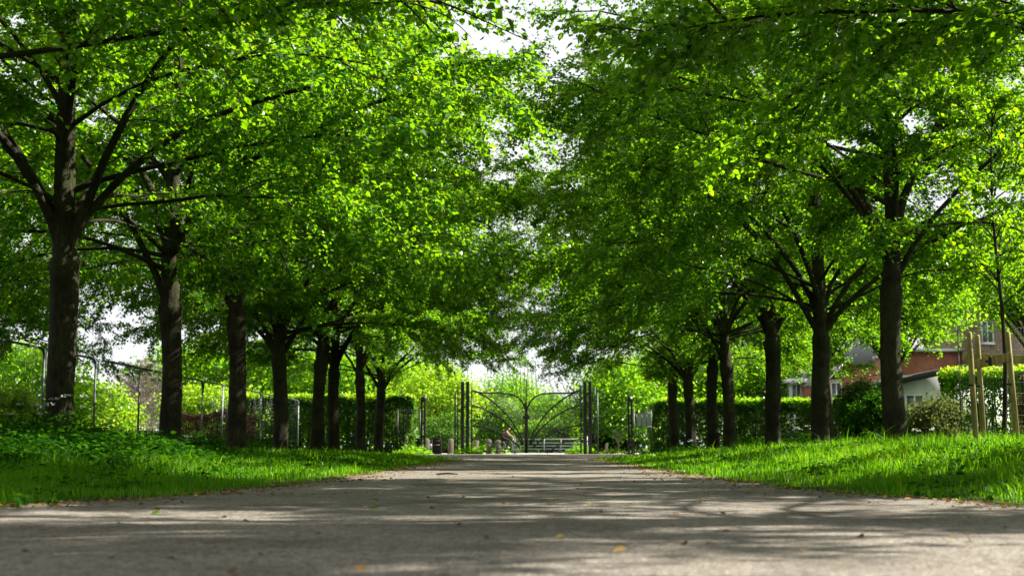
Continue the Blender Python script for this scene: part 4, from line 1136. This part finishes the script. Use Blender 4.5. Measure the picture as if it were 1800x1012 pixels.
t = thing('tree_tie', 'black rubber tie holding the sapling to the rail', 'tie', (px(1735, 21.85), 21.8, pz(636, 21.8)))
MB().tube([(0.05, 0.08, 0.0), (0.0, -0.04, 0.0), (-0.05, 0.04, 0.0)], 0.02, 6).build('strap', M['rubber'], t)
MB().box(-0.03, 0.03, -0.075, -0.035, -0.08, 0.08).build('block', M['rubber'], t)
# wire guard behind the stakes
gx0, gx1, gD = px(1684, 24.5), px(1840, 24.5), 24.5
t = thing('wire_guard', 'tall welded wire panel behind the staked sapling', 'wire fence', (gx0, gD, float(gz(gx0, gD))))
w = MB()
for x in np.arange(0, gx1 - gx0, 0.055):
    w.tube([(x, 0, -0.05), (x, 0, 2.28)], 0.0018, 4)
w.build('upright_wires', M['dark_steel'], t)
w = MB()
for z in np.arange(0.05, 2.3, 0.2):
    w.tube([(0, 0.006, z), (gx1 - gx0, 0.006, z)], 0.0018, 4)
w.build('level_wires', M['dark_steel'], t)
for x in (0.0, (gx1 - gx0)):
    MB().tube([(x, 0.03, -0.1), (x, 0.03, 2.32)], 0.010, 8).build('post', M['dark_steel'], t)

# ------------------------------------------------------------------ houses on the right
def window(parent, x0, x1, y, z0, z1, bars=1, face=-1):
    """window set on a wall facing -Y"""
    f = MB(); w = 0.06
    f.box(x0, x1, y - 0.05, y + 0.04, z0, z0 + w).box(x0, x1, y - 0.05, y + 0.04, z1 - w, z1)
    f.box(x0, x0 + w, y - 0.05, y + 0.04, z0 + w, z1 - w).box(x1 - w, x1, y - 0.05, y + 0.04, z0 + w, z1 - w)
    for k in range(bars):
        xc = x0 + (x1 - x0) * (k + 1) / (bars + 1)
        f.box(xc - w / 2, xc + w / 2, y - 0.05, y + 0.04, z0 + w, z1 - w)
    o = f.build('window', M['upvc'], parent)
    MB().box(x0 + w, x1 - w, y - 0.01, y + 0.02, z0 + w, z1 - w).build('pane', M['glass'], o)
    MB().box(x0 - 0.06, x1 + 0.06, y - 0.12, y - 0.004, z0 - 0.08, z0 - 0.003).build('sill', M['upvc'], o)

# small brick house with hipped grey roof
D = 100.0
t = thing('brick_house', 'small red brick house with white windows and low grey roof', 'house', (px(1430, D), D, 0))
MB().box(-0.75, 2.6, 0, 5, -0.1, 5.35).build('brick_wall', M['brick_red'], t)
MB().box(-1.75, -0.753, 0.6, 5, -0.1, 5.35).build('bay_wall', M['render_white'], t)
window(t, -1.62, -0.9, 0.59, 4.0, 5.2, 1)
rf = MB()
ez, rz_ = 5.5, 6.35
rf.add([(-2.1, -0.4, ez), (3.0, -0.4, ez), (3.0, 5.4, ez), (-2.1, 5.4, ez), (-0.4, 2.5, rz_), (3.0, 2.5, rz_)], [(3, 2, 1, 0), (0, 1, 5, 4), (3, 0, 4), (2, 3, 4, 5), (1, 2, 5)])
rf.build('roof', M['roof_grey'], t)
MB().box(-2.12, 3.0, -0.43, -0.403, ez - 0.28, ez + 0.02).box(-2.13, -2.103, -0.4, 5.4, ez - 0.28, ez + 0.02).box(-2.1, 3.0, -0.40, 5.0, ez - 0.15, ez - 0.11).build('fascia', M['upvc'], t)
MB().box(-5.4, -1.76, 3.0, 6.0, -0.1, 4.55).build('grey_outbuilding', M['roof_grey'], t)
# gabled red brick house with white gable trim
D = 90.0
X = px(1560, D)
t = thing('gabled_house', 'large red brick house with a white trimmed sloping gable behind the stout tree', 'house', (X, D, 0))
MB().box(-3.0, 6.2, 0, 7, -0.1, 6.0).build('brick_wall', M['brick_red'], t)
MB().box(-3.9, -3.003, 0.5, 6, -0.1, 5.0).build('porch_wall', M['render_white'], t)
window(t, -3.82, -3.08, 0.49, 3.6, 4.8, 1)
MB().prism([(-4.5, 4.75), (-4.35, 4.75), (-2.95, 6.0), (-2.95, 6.2)], -0.35, -0.1).build('barge_board', M['upvc'], t)
MB().add([(-4.5, -0.3, 4.78), (-2.95, -0.3, 6.22), (-2.95, 6.5, 6.22), (-4.5, 6.5, 4.78)], [(0, 1, 2, 3)]).build('porch_roof', M['roof_grey'], t).modifiers.new('solid', 'SOLIDIFY').thickness = 0.12
MB().add([(-3.4, -0.4, 6.0), (6.5, -0.4, 6.0), (6.5, 7.4, 6.0), (-3.4, 7.4, 6.0), (-0.5, 3.5, 8.6), (5.0, 3.5, 8.6)], [(3, 2, 1, 0), (0, 1, 5, 4), (1, 2, 5), (2, 3, 4, 5), (3, 0, 4)]).build('roof', M['roof_grey'], t)
# white flat roofed extension
D = 66.0
X = px(1640, D)
t = thing('flat_roofed_extension', 'white rendered extension with black flat roof edge by the bushes', 'building', (X, D, 0))
MB().box(-1.75, 3.6, 0, 5, -0.1, 3.95).build('wall', M['render_white'], t)
MB().prism([(-2.2, 3.45), (-2.2, 3.68), (0.5, 4.32), (4.0, 4.36), (4.0, 3.98), (0.5, 3.98)], -0.35, 5.3).build('roof', M['roof_dark'], t)
MB().tube([(0.85, -0.08, 0.0), (0.85, -0.08, 3.96)], 0.05, 8).build('downpipe', M['black_iron'], t)
window(t, -1.5, -0.6, -0.01, 2.0, 3.0, 1)
# brown brick house at the right edge
D = 72.0
X = px(1700, D)
t = thing('brown_brick_house', 'tall brown brick house with a small white window at the right edge', 'house', (X, D, 0))
MB().box(0.0, 9.0, 0, 8, -0.1, 8.4).build('wall', M['brick_brown'], t)
MB().box(-3.2, -0.003, 0.8, 7, -0.1, 5.6).build('side_wall', M['brick_red'], t)
MB().box(-3.3, 0.0, 0.55, 7.2, 5.603, 5.75).build('side_coping', M['upvc'], t)
window(t, 0.75, 1.4, -0.01, 6.0, 7.2, 1)
window(t, 4.0, 5.4, -0.01, 5.9, 7.3, 2)
MB().add([(-0.4, -0.4, 8.4), (9.4, -0.4, 8.4), (9.4, 8.4, 8.4), (-0.4, 8.4, 8.4), (2.5, 4, 11.2), (7, 4, 11.2)], [(3, 2, 1, 0), (0, 1, 5, 4), (1, 2, 5), (2, 3, 4, 5), (3, 0, 4)]).build('roof', M['roof_grey'], t)

# ------------------------------------------------------------------ cyclist and bicycle
CD = 83.2
CX = px(890, CD)
def skin_mesh(name, chains, mat, parent, sub=1):
    """chains: list of [(x,y,z,r), ...]; chains share a vertex where points coincide"""
    verts, rads, edges, idx = [], [], [], {}
    for ch in chains:
        prev = None
        for (x, y, z, rd_) in ch:
            k = (round(x, 4), round(y, 4), round(z, 4))
            if k not in idx:
                idx[k] = len(verts); verts.append((x, y, z)); rads.append(rd_)
            if prev is not None and prev != idx[k]:
                edges.append((prev, idx[k]))
            prev = idx[k]
    me = bpy.data.meshes.new(name)
    me.from_pydata(verts, edges, [])
    o = bpy.data.objects.new(name, me)
    col.objects.link(o)
    sk = o.modifiers.new('skin', 'SKIN')
    sk.use_smooth_shade = True
    for i, q in enumerate(rads):
        me.skin_vertices[0].data[i].radius = (q, q)
    me.skin_vertices[0].data[0].use_root = True
    s = o.modifiers.new('sub', 'SUBSURF'); s.levels = sub; s.render_levels = sub
    dg = bpy.context.evaluated_depsgraph_get()
    m2 = bpy.data.meshes.new_from_object(o.evaluated_get(dg))
    bpy.data.objects.remove(o)
    m2.name = name
    return link(name, m2, M[mat], parent)

def cyclist():
    t = thing('person', 'cyclist in a maroon top, black leggings and dark helmet leaning over handlebars', 'person', (CX, CD, 0))
    hip = (-0.22, 0.0, 0.99, 0.125)
    waist = (-0.13, 0.0, 1.13, 0.115)
    chest = (0.0, 0.0, 1.32, 0.125)
    neck = (0.10, 0.0, 1.45, 0.06)
    head0 = (0.15, 0.0, 1.52, 0.075)
    head1 = (0.19, 0.0, 1.62, 0.10)
    chains = [[hip, waist, chest, neck, head0, head1]]
    arms = []
    for s in (-1, 1):
        sh = (0.04, 0.17 * s, 1.37, 0.055)
        el = (0.22, 0.22 * s, 1.17, 0.042)
        wr = (0.42, 0.20 * s, 1.05, 0.030)
        pm = (0.50, 0.20 * s, 1.03, 0.034)
        chains.append([chest, sh, el, wr, pm])
        for j, (dy, l) in enumerate(((-0.03, 0.07), (-0.010, 0.08), (0.010, 0.078), (0.03, 0.06))):
            chains.append([pm, (0.50 + l * 0.6, 0.20 * s + dy, 1.025, 0.010), (0.50 + l * 0.7, 0.20 * s + dy, 0.99, 0.009)])
        chains.append([pm, (0.49, 0.20 * s - 0.05 * s, 1.01, 0.011), (0.52, 0.20 * s - 0.06 * s, 0.985, 0.010)])
    legs = []
    for s, kn, an, to in ((-1, (0.20, 0.84), (0.06, 0.46), (0.19, 0.40)), (1, (0.10, 0.62), (-0.10, 0.22), (0.04, 0.17))):
        h2 = (-0.18, 0.09 * s, 0.96, 0.095)
        k2 = (kn[0], 0.10 * s, kn[1], 0.062)
        a2 = (an[0], 0.10 * s, an[1], 0.038)
        t2 = (to[0], 0.10 * s, to[1], 0.030)
        chains.append([hip, h2, k2, a2, t2]); legs.append((h2, k2, a2, t2))
    skin_mesh('body', chains, 'skin', t, 2)
    up = lambda p, d: (p[0], p[1], p[2], p[3] + d)
    skin_mesh('top', [[up(hip, 0.016), up(waist, 0.018), up(chest, 0.018), (0.06, 0, 1.40, 0.09)], [up(chest, 0.018), (0.04, -0.17, 1.37, 0.07)], [up(chest, 0.018), (0.04, 0.17, 1.37, 0.07)]], 'maroon', t, 2)
    skin_mesh('leggings', [[up(hip, 0.022), up(legs[0][0], 0.012), up(legs[0][1], 0.010), up(legs[0][2], 0.008)], [up(hip, 0.022), up(legs[1][0], 0.012), up(legs[1][1], 0.010), up(legs[1][2], 0.008)]], 'black_cloth', t, 2)
    for l in legs:
        a, b = l[2], l[3]
        skin_mesh('shoe', [[(a[0] - 0.03, a[1], a[2] - 0.05, 0.045), (b[0] - 0.02, b[1], b[2] - 0.01, 0.042), (b[0] + 0.05, b[1], b[2], 0.032)]], 'white_shoe', t, 2)
    skin_mesh('hair', [[(0.13, 0, 1.62, 0.10), (0.08, 0, 1.54, 0.07), (0.0, 0, 1.45, 0.05), (-0.06, 0, 1.36, 0.03)]], 'hair', t, 2)
    skin_mesh('helmet', [[(0.08, 0, 1.68, 0.10), (0.18, 0, 1.715, 0.115), (0.28, 0, 1.69, 0.08)]], 'black_cloth', t, 2)
    nose = MB().tube([(0.29, 0, 1.61), (0.315, 0, 1.575)], [0.012, 0.016], 6)
    nose.build('nose', M['skin'], t, True)
    ey = MB()
    for s in (-1, 1):
        ey.tube([(0.272, 0.035 * s, 1.625), (0.282, 0.035 * s, 1.625)], 0.011, 6)
    ey.build('eyes', M['black_cloth'], t)
    MB().tube([(0.270, -0.025, 1.545), (0.285, 0, 1.54), (0.270, 0.025, 1.545)], 0.007, 5).build('mouth', M['maroon'], t)
cyclist()
def bicycle():
    t = thing('bicycle', 'grey bicycle ridden to the right behind the gate', 'bicycle', (CX, CD, 0.035))
    R = 0.33
    for cx in (-0.55, 0.52):
        a = np.linspace(0, 2 * np.pi, 33)
        P = [(cx + R * math.cos(q), 0, R + R * math.sin(q)) for q in a]
        w = MB().tube(P, 0.022, 6).build('wheel', M['rubber'], t, True)
        sp = MB()
        for q in np.arange(0, 2 * np.pi, np.pi / 12):
            sp.tube([(cx, 0, R), (cx + (R - 0.02) * math.cos(q), 0, R + (R - 0.02) * math.sin(q))], 0.0025, 3)
        sp.tube([(cx, -0.05, R), (cx, 0.05, R)], 0.025, 8)
        sp.build('spokes', M['steel'], w)
    bb, st, hd, hb = (-0.10, 0, 0.29), (-0.25, 0, 0.82), (0.38, 0, 0.83), (0.42, 0, 0.70)
    fr = MB()
    for p, q in ((bb, st), (st, hd), (bb, hb), (hd, hb), (bb, (-0.55, 0, R)), (st, (-0.55, 0, R)), (hb, (0.52, 0, R))):
        fr.tube([p, q], 0.018, 8)
    fr.build('frame', M['steel'], t)
    MB().tube([hd, (0.40, 0, 0.97)], 0.016, 8).tube([(0.50, -0.26, 0.97), (0.44, -0.12, 0.985), (0.40, 0, 0.97), (0.44, 0.12, 0.985), (0.50, 0.26, 0.97)], 0.014, 8).build('handlebar', M['black_iron'], t, True)
    MB().tube([(-0.40, 0, 0.85), (-0.26, 0, 0.865), (-0.10, 0, 0.85)], [0.07, 0.055, 0.025], 8).build('saddle', M['rubber'], t, True)
    MB().tube([bb, (-0.02, -0.06, 0.44)], 0.012, 6).tube([bb, (-0.18, 0.06, 0.16)], 0.012, 6).box(-0.07, 0.05, -0.14, -0.07, 0.425, 0.45).box(-0.23, -0.11, 0.07, 0.14, 0.145, 0.17).build('pedals', M['black_iron'], t)
bicycle()
